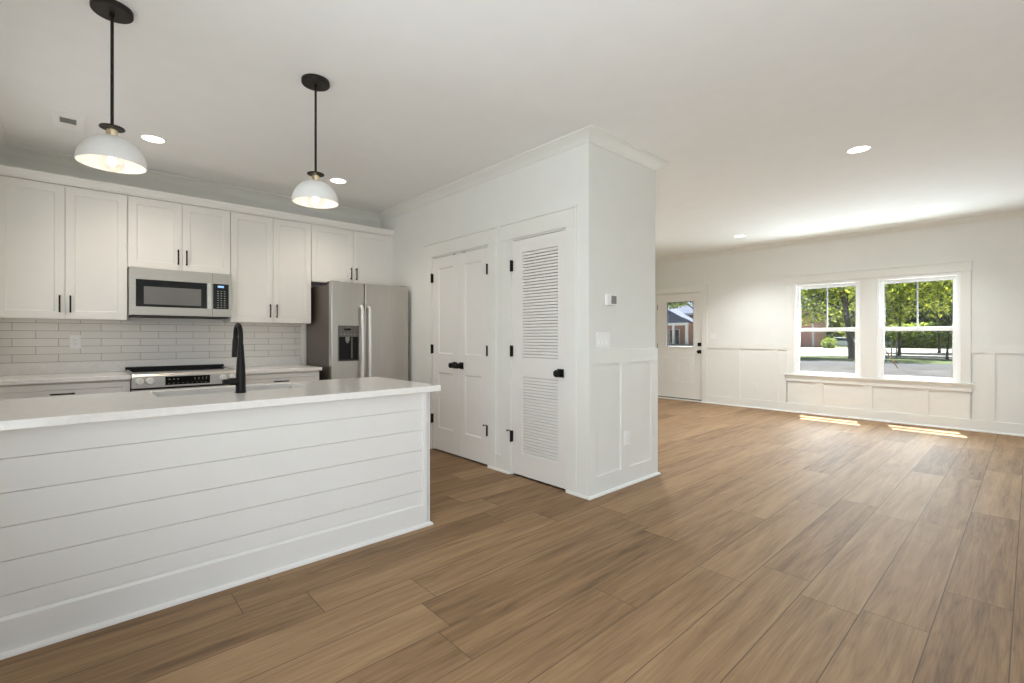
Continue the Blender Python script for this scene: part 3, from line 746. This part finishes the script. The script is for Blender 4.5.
# ------------------------------------------------------------------ refrigerator
fx0, fx1, fy, fz = 1.888, 2.770, 4.790, 1.776
r = thing('refrigerator', ((fx0 + fx1) / 2, 5.15, 0), 'stainless side-by-side refrigerator with ice dispenser in left door', 'refrigerator')
MB().box(fx0 + 0.004, fx1 - 0.004, fy + 0.078, YB - 0.03, 0.02, fz - 0.022).build('body', 'fridgeside', r, bevel=0.004)
MB().box(fx0 + 0.02, fx1 - 0.02, fy + 0.05, YB - 0.06, 0, 0.06).build('toe_grille', 'gasket', r)
seam = 2.240
MB().box(seam - 0.03, seam + 0.03, fy + 0.06, fy + 0.08, 0.07, fz - 0.004).build('door_gasket', 'gap', r)  # dark strip added so the gap between the doors looks shaded
def fdoor(name, a0, a1, holes, hx):
    """slightly crowned steel front with rounded vertical edges"""
    w = MB(); z0, z1 = 0.065, fz; R = 0.008; n = 6
    prof = []
    for i in range(n + 1):
        t = PI / 2 * i / n; prof.append((a0 + R - R * math.cos(t), fy + R - R * math.sin(t)))
    for i in range(1, 8):
        t = i / 8; prof.append((a0 + R + (a1 - a0 - 2 * R) * t, fy - 0.006 * math.sin(PI * t)))
    for i in range(n + 1):
        t = PI / 2 * i / n; prof.append((a1 - R + R * math.sin(t), fy + R - R * math.cos(t)))
    prof += [(a1, fy + 0.070), (a0, fy + 0.070)]
    w.prism(prof, lambda p, q, t: (p, q, t), z0, z1)
    o = w.build(name, 'steel', r, smooth=True)
    k = MB(); z0h, z1h = 0.56, 1.530
    pts = [(hx, fy - 0.002, z1h), (hx, fy - 0.030, z1h - 0.004), (hx, fy - 0.046, z1h - 0.03)] + \
          [(hx, fy - 0.046 - 0.012 * math.sin(PI * t / 12), z1h - 0.03 - (z1h - z0h - 0.06) * t / 12) for t in range(1, 12)] + \
          [(hx, fy - 0.046, z0h + 0.03), (hx, fy - 0.030, z0h + 0.004), (hx, fy - 0.002, z0h)]
    k.tube(pts, 0.0165, 18)
    k.build('handle', 'knobsteel', o, smooth=True)
    return o
ld = fdoor('freezer_door', fx0, seam - 0.005, None, 2.197)
rd = fdoor('fridge_door', seam + 0.005, fx1, None, 2.278)
# dispenser let into the left door
q0, q1 = 1.953, 2.174
dp = MB().relief((q0, q1), (0.958, 1.325), [(q0 + 0.008, q1 - 0.008, 0.966, 1.208)], lambda a, b, n: (a, fy - 0.012 - n, b), 0.012, 0, 0, through=True).build('dispenser', 'panelgrey', ld)
MB().box(q0 + 0.008, q1 - 0.008, fy - 0.0065, fy - 0.004, 0.966, 1.208).build('recess', 'gap', dp)
k = MB().box(q0 + 0.06, q0 + 0.13, fy - 0.0135, fy - 0.011, 1.276, 1.296)
k.build('display', 'blackglass', dp)
k = MB()
for i in range(5): k.box(q0 + 0.022 + i * 0.036, q0 + 0.038 + i * 0.036, fy - 0.0135, fy - 0.011, 1.228, 1.240)
k.build('buttons', 'slot', dp)
MB().box(q0 + 0.075, q0 + 0.115, fy - 0.022, fy - 0.008, 1.165, 1.208).box(q0 + 0.085, q0 + 0.105, fy - 0.02, fy - 0.008, 1.145, 1.166).build('spout', 'slot', dp, bevel=0.002)
MB().box(q0 + 0.135, q0 + 0.150, fy - 0.018, fy - 0.0065, 0.985, 1.200).build('paddle', 'panelgrey', dp, bevel=0.002)
MB().box(q0 + 0.012, q1 - 0.012, fy - 0.024, fy - 0.005, 0.962, 0.974).build('drip_tray', 'gasket', dp)
for xk in (fx0 + 0.05, fx1 - 0.05):
    MB().box(xk - 0.045, xk + 0.045, fy + 0.02, fy + 0.12, fz - 0.022, fz + 0.006).build('hinge_cover', 'gasket', r, bevel=0.003)

# ------------------------------------------------------------------ island
IX0, IX1, IY0, IY1 = XL + 0.004, 1.653, 2.612, 3.395
IZ0, IZ1 = 0.858, 0.895
r = thing('kitchen_island', ((IX0 + IX1) / 2, 3.0, 0), 'white shiplap kitchen island under the long quartz worktop', 'island')
cb_ = MB()
SX0, SX1, SY0, SY1 = 0.300, 1.060, 3.065, 3.400      # sink cut-out
cb_.box(IX0, IX1 - 0.002, IY0 + 0.028, 3.02, 0, IZ0 - e).box(IX0, 0.28, 3.02, IY1, 0, IZ0 - e).box(1.09, IX1 - 0.002, 3.02, IY1, 0, IZ0 - e).box(0.28, 1.09, 3.02, IY1, 0, 0.60)
cb_.build('carcass', 'island', r)
sh = MB(); zs = [0.147, 0.226, 0.356, 0.486, 0.615, 0.745, IZ0 - e]
for a, b in zip(zs, zs[1:]):
    t = 0.0011
    sh.prism([(IY0 + 0.021, a), (IY0 + 0.021, a + t), (IY0 + 0.0135, a + t), (IY0 + 0.012, a + t + 0.0015), (IY0 + 0.012, b - t - 0.0015), (IY0 + 0.0135, b - t), (IY0 + 0.021, b - t), (IY0 + 0.021, b), (IY0 + 0.028, b), (IY0 + 0.028, a)],
             lambda p, q, t_: (t_, p, q), IX0, IX1 - 0.035)
sh.build('shiplap_panel', 'island', r)
MB().box(IX1 - 0.035, IX1, IY0, IY0 + 0.028, 0, IZ0 - e).box(IX1 - 0.004, IX1 + 0.012, IY0, IY0 + 0.05, 0, IZ0 - e).build('corner_board', 'island', r)
MB().prism([(IY0 + 0.028, 0), (IY0 - 0.001, 0), (IY0 - 0.001, 0.137), (IY0 + 0.011, 0.147), (IY0 + 0.028, 0.147)], lambda p, q, t: (t, p, q), IX0, IX1 - 0.035).build('baseboard', 'island', r)
pr = [(0, 0), (0.017, 0), (0.016, 0.008), (0.0125, 0.0145), (0.007, 0.018), (0, 0.019)]
MB().sweep([(IX0, IY0), (IX1 + 0.012, IY0), (IX1 + 0.012, IY1)], [(-a, b) for a, b in pr]).build('shoe_moulding', 'island', r)
# worktop with the sink opening
w = MB().relief((IX0, 1.724), (2.574, 3.470), [(SX0, SX1, SY0, SY1)], lambda a, b, n: (a, b, IZ1 + n), IZ1 - IZ0, 0, 0, through=True)
tag(w.build('worktop', 'quartz', bevel=0.003), 'long white quartz worktop on the shiplap island', 'worktop')
# undermount sink
r = thing('sink', ((SX0 + SX1) / 2, (SY0 + SY1) / 2, 0.66), 'undermount steel sink let into the island worktop', 'sink')
w = MB(); g = 0.004
w.box(SX0 - 0.012, SX0 + g - 0.002, SY0 - 0.012, SY1 + 0.012, 0.66, IZ0 - 0.001).box(SX1 - g + 0.002, SX1 + 0.012, SY0 - 0.012, SY1 + 0.012, 0.66, IZ0 - 0.001)
w.box(SX0, SX1, SY0 - 0.012, SY0 + g - 0.002, 0.66, IZ0 - 0.001).box(SX0, SX1, SY1 - g + 0.002, SY1 + 0.012, 0.66, IZ0 - 0.001).box(SX0 - 0.012, SX1 + 0.012, SY0 - 0.012, SY1 + 0.012, 0.655, 0.662)
w.build('basin', 'sinksteel', r)
MB().lathe([(0, 0.001), (0.04, 0.001), (0.045, 0.004), (0.045, 0.0), (0, 0)], ((SX0 + SX1) / 2, (SY0 + SY1) / 2, 0.6622), 24).build('drain', 'bright', r)
# tall black faucet
fxx, fyy = 0.6655, 2.985
r = thing('faucet', (fxx, fyy, IZ1), 'tall black pull-down faucet on the island worktop', 'faucet')
MB().lathe([(0, 0), (0.027, 0), (0.027, 0.006), (0.0255, 0.010), (0.0245, 0.09), (0.022, 0.15), (0.0165, 0.235), (0.0145, 0.27), (0, 0.27)], (fxx, fyy, IZ1), 32).build('body', 'black', r, smooth=True)
pts = []; R = 0.060
for i in range(15):
    t = PI * i / 14
    pts.append((fxx, fyy + R - R * math.cos(t), IZ1 + 0.312 + 0.070 * math.sin(t)))
pts = [(fxx, fyy, IZ1 + 0.25)] + pts + [(fxx, fyy + 2 * R + 0.002, IZ1 + 0.290)]
MB().tube(pts, 0.0125, 20).build('spout', 'black', r, smooth=True)
MB().lathe([(0, 0.105), (0.0135, 0.105), (0.0155, 0.09), (0.0185, 0.03), (0.0195, 0.0), (0.017, -0.004), (0, -0.004)], (fxx, fyy + 2 * R + 0.002, IZ1 + 0.200), 28).build('spray_head', 'black', r, smooth=True)
k = MB().cyl((fxx - 0.018, fyy, IZ1 + 0.064), (fxx - 0.060, fyy, IZ1 + 0.065), 0.0205, 0.0195).cyl((fxx - 0.060, fyy, IZ1 + 0.066), (fxx - 0.088, fyy - 0.003, IZ1 + 0.068), 0.014, 0.0125)
k.build('lever', 'black', r, smooth=True)

# ------------------------------------------------------------------ pendants
def pendant(x, y, label):
    r = thing('pendant_light', (x, y, ZC), label, 'pendant light', 'pendants over the island')
    MB().lathe([(0, 0), (0.078, 0), (0.079, -0.004), (0.079, -0.022), (0.076, -0.026), (0, -0.026)], (x, y, ZC), 48).build('canopy', 'bronze', r, smooth=True)
    MB().cyl((x, y, ZC - 0.026), (x, y, 2.180), 0.0065, seg=16).cyl((x, y, ZC - 0.026), (x, y, ZC - 0.045), 0.011, seg=16).build('stem', 'bronze', r, smooth=True)
    MB().lathe([(0, 0.005), (0.047, 0.005), (0.048, 0.003), (0.048, 0.0), (0.047, -0.001), (0, -0.001)], (x, y, 2.180), 40).build('disc', 'bronze', r, smooth=True)
    MB().lathe([(0, 0.042), (0.0225, 0.042), (0.0225, 0.0), (0, 0.0)], (x, y, 2.138), 32).build('collar', 'brass', r, smooth=True)
    H, R = 0.131, 0.130
    out = [(R * math.sin(t * PI / 2 / 20), H * math.cos(t * PI / 2 / 20)) for t in range(0, 21)]
    inn = [((R - 0.003) * math.sin(t * PI / 2 / 20), (H - 0.003) * math.cos(t * PI / 2 / 20)) for t in range(20, -1, -1)]
    MB().lathe(out + [(R, -0.003), (R - 0.003, -0.003)] + inn, (x, y, 2.014), 64).build('shade', 'shade', r, smooth=True)
    MB().cyl((x, y, 2.142), (x, y, 2.075), 0.017, seg=20).build('socket', 'brass', r)
    b = MB().lathe([(0, -0.047)] + [(0.047 * math.sin(t * PI / 16), -0.047 * math.cos(t * PI / 16)) for t in range(1, 14)] + [(0.014, 0.062), (0, 0.062)], (x, y, 2.022), 32).build('bulb', 'bulbglass', r, smooth=True)
    MB().lathe([(0, -0.018), (0.008, -0.016), (0.011, 0.0), (0.008, 0.022), (0, 0.024)], (x, y, 2.022), 16).build('filament', 'bulb', b, smooth=True)
    lamp('pendant_bulb_light', r, (x, y, 2.010), 'POINT', 0.45, (1.0, 0.86, 0.70), 0.03)
pendant(0.111, 2.892, 'left white dome pendant on a black stem, nearest the left wall')
pendant(1.044, 2.892, 'right white dome pendant on a black stem, nearer the closet doors')

# ------------------------------------------------------------------ recessed lights, vents
def downlight(x, y, power, label, col=(1.0, 0.88, 0.76)):
    r = thing('recessed_light', (x, y, ZC), label, 'recessed light', 'recessed ceiling lights')
    MB().lathe([(0.070, 0), (0.088, 0), (0.088, -0.003), (0.082, -0.007), (0.070, -0.004)], (x, y, ZC), 40).build('trim_ring', 'plastic', r, smooth=True)
    MB().lathe([(0, -0.0035), (0.071, -0.0035), (0.071, 0), (0, 0)], (x, y, ZC), 40).build('lens', 'lens', r)
    if power: lamp('recessed_bulb_light', r, (x, y, ZC - 0.03), 'SPOT', power, col, 0.06, 130, 0.8)
downlight(0.42, 4.585, 23, 'recessed ceiling light beside the left pendant, above the range')
downlight(1.875, 4.590, 23, 'recessed ceiling light beside the right pendant, above the fridge')
downlight(4.705, 0.955, 36, 'large recessed ceiling light nearest the viewer in the living room', (.95, .975, 1))
downlight(7.420, 0.995, 74, 'recessed ceiling light above the windows on the right', (.95, .975, 1))
downlight(7.405, 2.990, 138, 'recessed ceiling light nearest the thermostat wall and front door', (.95, .975, 1))

downlight(2.000, 0.955, 8, 'assumed recessed ceiling light above the open floor between viewer and closet block', (.95, .975, 1))  # assumed fixture out of view, added for light from above
downlight(4.700, 2.990, 110, 'assumed recessed ceiling light hidden behind the thermostat wall', (.95, .975, 1))  # unseen fixture, assumed from the spacing and added to brighten the living room

def register(x, y, sx, sy, label, slots):
    r = thing('ceiling_vent', (x, y, ZC), label, 'vent', 'ceiling vents')
    MB().relief((x - sx / 2, x + sx / 2), (y - sy / 2, y + sy / 2), [slots], lambda a, b, n: (a, b, ZC - 0.006 - n), 0.006, 0, 0, through=True).build('vent_frame', 'plastic', r)
    box(slots[0], slots[1], slots[2], slots[3], ZC - 0.0015, ZC - 0.0005).build('duct', 'ceiling', r)
    k = MB(); n = 7
    for i in range(n):
        yy = slots[2] + (i + 0.5) * (slots[3] - slots[2]) / n
        k.prism([(yy - 0.004, ZC - 0.006), (yy + 0.004, ZC - 0.0016), (yy + 0.005, ZC - 0.0022), (yy - 0.003, ZC - 0.0066)], lambda a, b, t: (t, a, b), slots[0], slots[1])
    k.build('louvre', 'slot', r)
register(-0.06, 4.63, 0.165, 0.33, 'white ceiling vent above the far left wall cabinet', (-0.106, -0.018, 4.545, 4.660))
register(8.22, 1.42, 0.16, 0.36, 'white ceiling vent close to the window wall crown', (8.20, 8.25, 1.33, 1.47))

# ------------------------------------------------------------------ plates, thermostat
def outlet(name, c, axis, label, cat, kind, n=1, mt='plastic'):
    """axis '-y' or '-x' = facing direction"""
    x, y, z = c; wd = 0.036 + 0.0235 * (n - 1) * 2 / 2 + (0.0 if n == 1 else 0.0); h = 0.058
    hw = 0.036 if n == 1 else 0.036 + 0.023 * (n - 1)
    fn = (lambda a, b, d: (x + a, y - d, z + b)) if axis == '-y' else (lambda a, b, d: (x - d, y - a, z + b))
    def bx(w, a0, a1, b0, b1, d0, d1):
        p, q = fn(a0, b0, d0), fn(a1, b1, d1); w.box(p[0], q[0], p[1], q[1], p[2], q[2])
    r = thing(name, c, label, cat)
    w = MB(); bx(w, -hw, hw, -h, h, 0, 0.006); w.build('plate', mt, r, bevel=0.002)
    for i in range(n):
        o = (i - (n - 1) / 2) * 0.046
        if kind == 'switch':
            w = MB(); bx(w, o - 0.0165, o + 0.0165, -0.033, 0.033, 0.006, 0.0075); bx(w, o - 0.0150, o + 0.0150, -0.031, 0.001, 0.0075, 0.011); w.build('rocker', 'plastic', r, bevel=0.001)
        else:
            for s_ in (-1, 1):
                w = MB(); bx(w, o - 0.0165, o + 0.0165, s_ * 0.019 - 0.014, s_ * 0.019 + 0.014, 0.006, 0.009); k = w.build('socket', mt, r, bevel=0.002)
                w = MB()
                for dx in (-0.006, 0.006): bx(w, dx - 0.001, dx + 0.001, s_ * 0.019 - 0.002, s_ * 0.019 + 0.007, 0.009, 0.0093)
                bx(w, -0.002, 0.002, s_ * 0.019 - 0.010, s_ * 0.019 - 0.006, 0.009, 0.0093)
                w.build('slots', 'slot', k)
outlet('wall_outlet', (-0.03, YB - 0.009, 1.165), '-y', 'white duplex outlet on the tiled backsplash left of the range', 'outlet', 'outlet')
outlet('wall_outlet', (3.283, YS - WT, 0.388), '-y', 'white outlet low on the wainscot stile below the thermostat', 'outlet', 'outlet')
outlet('wall_outlet', (XW, 3.172, 0.372), '-x', 'white outlet low in the wainscot between front door and left window', 'outlet', 'outlet', mt='trim')
outlet('light_switch', (2.990, YS, 1.184), '-y', 'white triple rocker switch plate below the thermostat', 'switch', 'switch', 3)
outlet('light_switch', (XW, 3.895, 1.215), '-x', 'white double switch plate beside the front door', 'switch', 'switch', 2)
r = thing('thermostat', (3.073, YS, 1.455), 'small white thermostat with grey screen on the short wall', 'thermostat')
MB().box(3.010, 3.138, YS - 0.026, YS - 0.004, 1.455, 1.540).box(3.018, 3.130, YS - 0.004, YS, 1.463, 1.532).build('case', 'plastic', r, bevel=0.005)
box(3.062, 3.128, YS - 0.0275, YS - 0.020, 1.466, 1.530).build('screen', 'lcdgrey', r)

# ------------------------------------------------------------------ outdoors
GZ = -0.35
def ground(name, x0, x1, m, label, cat, z=GZ, y0=-60, y1=140, d=0.3):
    return struct(box(x0, x1, y0, y1, z - d, z).build(name, m), label, cat)
ground('ground', 8.70, 160, 'grass', 'green lawn beyond the house', 'ground', GZ - 0.02, -90, 190)
ground('gravel_drive', 10.5, 30.5, 'gravel', 'grey gravel strip outside the windows', 'gravel', GZ - 0.005)
ground('street', 30.5, 37.0, 'asphalt', 'shaded asphalt street beyond the gravel', 'street', GZ - 0.004)
ground('parking_lot', 45.0, 83.0, 'concrete', 'pale sunlit concrete lot across the street', 'parking lot', GZ - 0.003)

def leaves(w, c, rad, n, size, seed):
    rnd = random.Random(seed)
    for _ in range(n):
        while True:
            p = Vector((rnd.uniform(-1, 1), rnd.uniform(-1, 1), rnd.uniform(-1, 1)))
            if 0.25 < p.length < 1: break
        c_ = Vector(c) + Vector((p.x * rad[0], p.y * rad[1], p.z * rad[2]))
        a = Vector((rnd.gauss(0, 1), rnd.gauss(0, 1), rnd.gauss(0, 1))).normalized(); b = a.orthogonal().normalized(); b.rotate(Matrix.Rotation(rnd.uniform(0, 6.28), 3, a))
        u = a.cross(b); s_ = size * rnd.uniform(0.6, 1.4)
        w.bm.faces.new([w.bm.verts.new(c_ + b * s_), w.bm.verts.new(c_ + u * s_ * 0.5), w.bm.verts.new(c_ - b * s_), w.bm.verts.new(c_ - u * s_ * 0.5)])
def at(u, v, x):
    """photo direction (u, v) met with the plane X = x"""
    th = YAW; fx, fy_ = math.cos(th), math.sin(th); t = (u - 512) / F_PX
    dx, dy = fx + math.sin(th) * t, fy_ - math.cos(th) * t
    k = x / dx
    return Vector((x, dy * k, CAM_Z + (HORIZON - v) / F_PX * k))
def tree(name, base, height, crown, blobs, n, size, m, label, seed, trunk=0.25, lean=(0, 0), cat='tree', group=None):
    r = thing(name, base, label, cat, group)
    b = Vector(base); top = b + Vector((lean[0], lean[1], height))
    t = MB(); t.tube([b + (top - b) * f + Vector((0.05 * math.sin(5 * f), 0.05 * math.cos(4 * f), 0)) for f in (0, .1, .3, .5, .75, 1)], [trunk * k for k in (1.35, 1.0, .88, .75, .5, .2)], 12)
    rnd = random.Random(seed)
    for k in range(5):
        p = b + (top - b) * rnd.uniform(0.4, 0.7); ang = rnd.uniform(0, 6.28); L_ = crown[0] * 0.7
        t.tube([p, p + Vector((math.cos(ang) * L_ * .5, math.sin(ang) * L_ * .5, L_ * .35)), p + Vector((math.cos(ang) * L_, math.sin(ang) * L_, L_ * .6))], [trunk * .4, trunk * .3, trunk * .1], 8)
    t.build('trunk', 'bark', r, smooth=True)
    f = MB(); cc = top
    for k in range(blobs):
        o = Vector((rnd.uniform(-.75, .75) * crown[0], rnd.uniform(-.75, .75) * crown[1], rnd.uniform(-.8, .7) * crown[2]))
        leaves(f, cc + o, (crown[0] * .42, crown[1] * .42, crown[2] * .34), n // blobs, size, seed * 31 + k)
    f.build('foliage', m, r, normals=False)
    return r
g = lambda u, x: (*at(u, 337, x)[:2], GZ)
tree('shade_tree', g(854, 41.5), 7.0, (3.6, 4.6, 4.2), 24, 9600, 0.16, 'leaf', 'large shade tree with dark trunk seen in the left window', 3, 0.22, (-0.2, 1.0))
tree('leafy_tree', g(900, 50), 8.0, (4.2, 4.6, 4.8), 26, 13000, 0.18, 'leaf', 'bright leafy tree filling the left half of the right window', 5, 0.10)
tree('leafy_tree', g(940, 62), 9.0, (4.6, 5.4, 5.6), 26, 13000, 0.20, 'leaf', 'bright leafy tree filling the right half of the right window', 8, 0.10)
tree('street_tree', g(948, 44), 3.0, (0.9, 0.9, 1.1), 8, 700, 0.14, 'leafdark', 'slim young tree by the lot in the right window', 12, 0.07)
tree('broad_tree', g(818, 104), 10, (5, 5, 5), 24, 3600, 0.5, 'leaf', 'distant tree rising behind the brick building in left window', 14, 0.4)
tree('broad_tree', g(849, 128), 8.0, (4.5, 4.5, 7.0), 24, 4200, 0.5, 'leaf', 'distant tree behind the parked car', 15, 0.4)
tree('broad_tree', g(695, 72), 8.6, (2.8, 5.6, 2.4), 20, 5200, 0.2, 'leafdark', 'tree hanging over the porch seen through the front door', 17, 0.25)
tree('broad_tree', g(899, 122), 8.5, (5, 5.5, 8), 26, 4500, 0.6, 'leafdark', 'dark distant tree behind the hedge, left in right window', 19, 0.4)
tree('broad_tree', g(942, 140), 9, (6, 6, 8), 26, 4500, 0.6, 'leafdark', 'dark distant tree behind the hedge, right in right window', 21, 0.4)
tree('broad_tree', g(876, 98), 8.0, (4, 4, 7), 24, 4200, 0.5, 'leaf', 'distant tree between the two windows, behind the lot', 23, 0.4)

tree('broad_tree', g(690, 100), 10.5, (5, 8, 6), 26, 6000, 0.4, 'leafdark', 'dark tree rising behind the porch roof seen through the front door', 27, 0.3)
def bush(u, x, rad, n, size, label, seed, name='bush'):
    c = at(u, 337, x); r = thing(name, (c.x, c.y, GZ), label, 'shrub')
    f = MB(); leaves(f, (c.x, c.y, GZ + rad[2] * 0.8), rad, n, size, seed); f.build('foliage', 'hedge', r, normals=False)
    s_ = MB()
    for k in range(5): s_.tube([(c.x + 0.1 * k - .2, c.y, GZ), (c.x + (k - 2) * rad[0] * .25, c.y + (k % 2 - .5) * rad[1] * .3, GZ + rad[2])], [0.06, 0.02], 6)
    s_.build('stem', 'bark', r)
bush(829, 76, (0.9, 1.0, 0.85), 600, 0.13, 'round green bush at the corner of the brick building', 41)
bush(921, 88, (1.5, 6.5, 2.0), 6500, 0.22, 'long clipped hedge behind the lot in the right window', 43, 'hedge')

struct(MB().box(XW + 0.16, XW + 1.45, 3.8, 5.4, 2.42, 2.56).build('added_shade_canopy', 'white_out'), 'flat unseen canopy added to shade the front door', 'canopy')  # unseen, added to keep a sun patch off the floor inside the door
# brick building with a porch
bx0 = 83.0; yA = at(814, 337, bx0).y; yB_ = yA + 34
r = thing('brick_building', (bx0 + 3, (yA + yB_) / 2, GZ), 'red brick building with white columned porch and trim across the lot', 'building')
MB().box(bx0, bx0 + 6, yA, yB_, GZ, 5.6).build('wall', 'brick', r)
MB().prism([(bx0 - 0.6, 5.55), (bx0 + 3, 7.9), (bx0 + 6.6, 5.55), (bx0 + 6.6, 5.4), (bx0 - 0.6, 5.4)], lambda a, b, t: (a, t, b), yA - 0.5, yB_ + 0.5).build('roof', 'roof', r)
MB().box(bx0 - 0.62, bx0 - 0.55, yA - 0.5, yB_ + 0.5, 5.25, 5.6).build('fascia', 'white_out', r)
for yy in (yA + 0.12, yA + 2.15):
    MB().box(bx0 - 0.14, bx0, yy - 0.13, yy + 0.13, GZ, 5.4).build('downspout', 'white_out', r)
for yy in (yA + 3.3, yA + 6.5):
    f = MB().box(bx0 - 0.06, bx0 + 0.02, yy - 0.6, yy + 0.6, 2.0, 4.6).build('window', 'white_out', r)
    box(bx0 - 0.08, bx0 - 0.05, yy - 0.5, yy + 0.5, 2.1, 4.5).build('pane', 'darkwin', f)
pc = at(666, 337, bx0 - 3).y
MB().prism([(pc - 5.4, 3.6), (pc, 6.4), (pc + 5.4, 3.6), (pc + 5.4, 3.85), (pc, 6.75), (pc - 5.4, 3.85)], lambda a, b, t: (t, a, b), bx0 - 4.2, bx0 - 0.01).build('porch_roof', 'roof', r)
r_b, r = r, bpy.data.objects['porch_roof']
MB().prism([(pc - 4.9, 3.3), (pc - 4.9, 3.82), (pc, 6.38), (pc + 4.9, 3.82), (pc + 4.9, 3.3)], lambda a, b, t: (t, a, b), bx0 - 4.0, bx0 - 3.7).build('gable', 'roof', r)
MB().box(bx0 - 4.06, bx0 - 3.64, pc - 4.9, pc + 4.9, 3.28, 3.75).build('porch_beam', 'white_out', r)
for yy in (pc - 4.5, pc - 2.0, pc + 2.0, pc + 4.5):
    MB().box(bx0 - 4.05, bx0 - 3.65, yy - 0.2, yy + 0.2, GZ + 0.3, 3.4).box(bx0 - 4.12, bx0 - 3.58, yy - 0.27, yy + 0.27, GZ + 0.3, GZ + 0.5).build('column', 'white_out', r)
MB().box(bx0 - 4.4, bx0 - 0.01, pc - 5, pc + 5, GZ, GZ + 0.3).build('porch_floor', 'concrete', r)
f = MB().box(bx0 - 0.14, bx0 - 0.02, pc - 1.2, pc + 0.9, GZ + 0.3, 2.7).build('door_surround', 'white_out', r)
box(bx0 - 0.2, bx0 - 0.12, pc - 1.0, pc + 0.7, GZ + 0.3, 2.55).build('door', 'darkwin', f)

# parked car
cc = at(842, 337, 79.5); cx_, cy_ = cc.x, cc.y
r = thing('car', (cx_, cy_, GZ), 'pale blue car parked beyond the lot in the left window', 'car')
prof = [(-2.2, .35), (-2.25, .75), (-2.0, .95), (-1.5, 1.02), (-.9, 1.45), (.7, 1.5), (1.3, 1.05), (2.1, .95), (2.25, .7), (2.2, .35)]
MB().prism(prof, lambda a, b, t: (cx_ + t, cy_ + a, GZ + b), -0.88, 0.88).build('body', 'carpaint', r, bevel=0.08)
MB().prism([(-1.35, 1.02), (-.85, 1.40), (.65, 1.44), (1.15, 1.05)], lambda a, b, t: (cx_ + t, cy_ + a, GZ + b), -0.90, 0.90).build('windows', 'darkwin', r)
for a in (-1.4, 1.4):
    for t in (-0.8, 0.8): MB().cyl((cx_ + t - .12, cy_ + a, GZ + .33), (cx_ + t + .12, cy_ + a, GZ + .33), .33).build('wheel', 'tyre', r)

# survey stakes with orange tape
for u, lab in ((891.5, 'thin grey stake left of its pair outside the right window'), (896.5, 'thin grey stake right of its pair outside the right window')):
    c = at(u, 337, 43.5); tag(MB().cyl((c.x, c.y, GZ - 0.05), (c.x, c.y, GZ + 1.25), 0.045, 0.035, 10).build('stake', 'stake'), lab, 'stake', 'stakes outside the right window')
p0, p1 = at(886, 351, 30), at(898, 367, 30)
tag(MB().tube([p0 + Vector((0, 0.25, 0.35)), p0, (p0 + p1) / 2 + Vector((0, 0, -.05)), Vector((p1.x, p1.y, GZ + 0.01))], 0.024, 8).build('guard_strip', 'orange'), 'orange slanting guard strip outside the right window', 'guard strip')
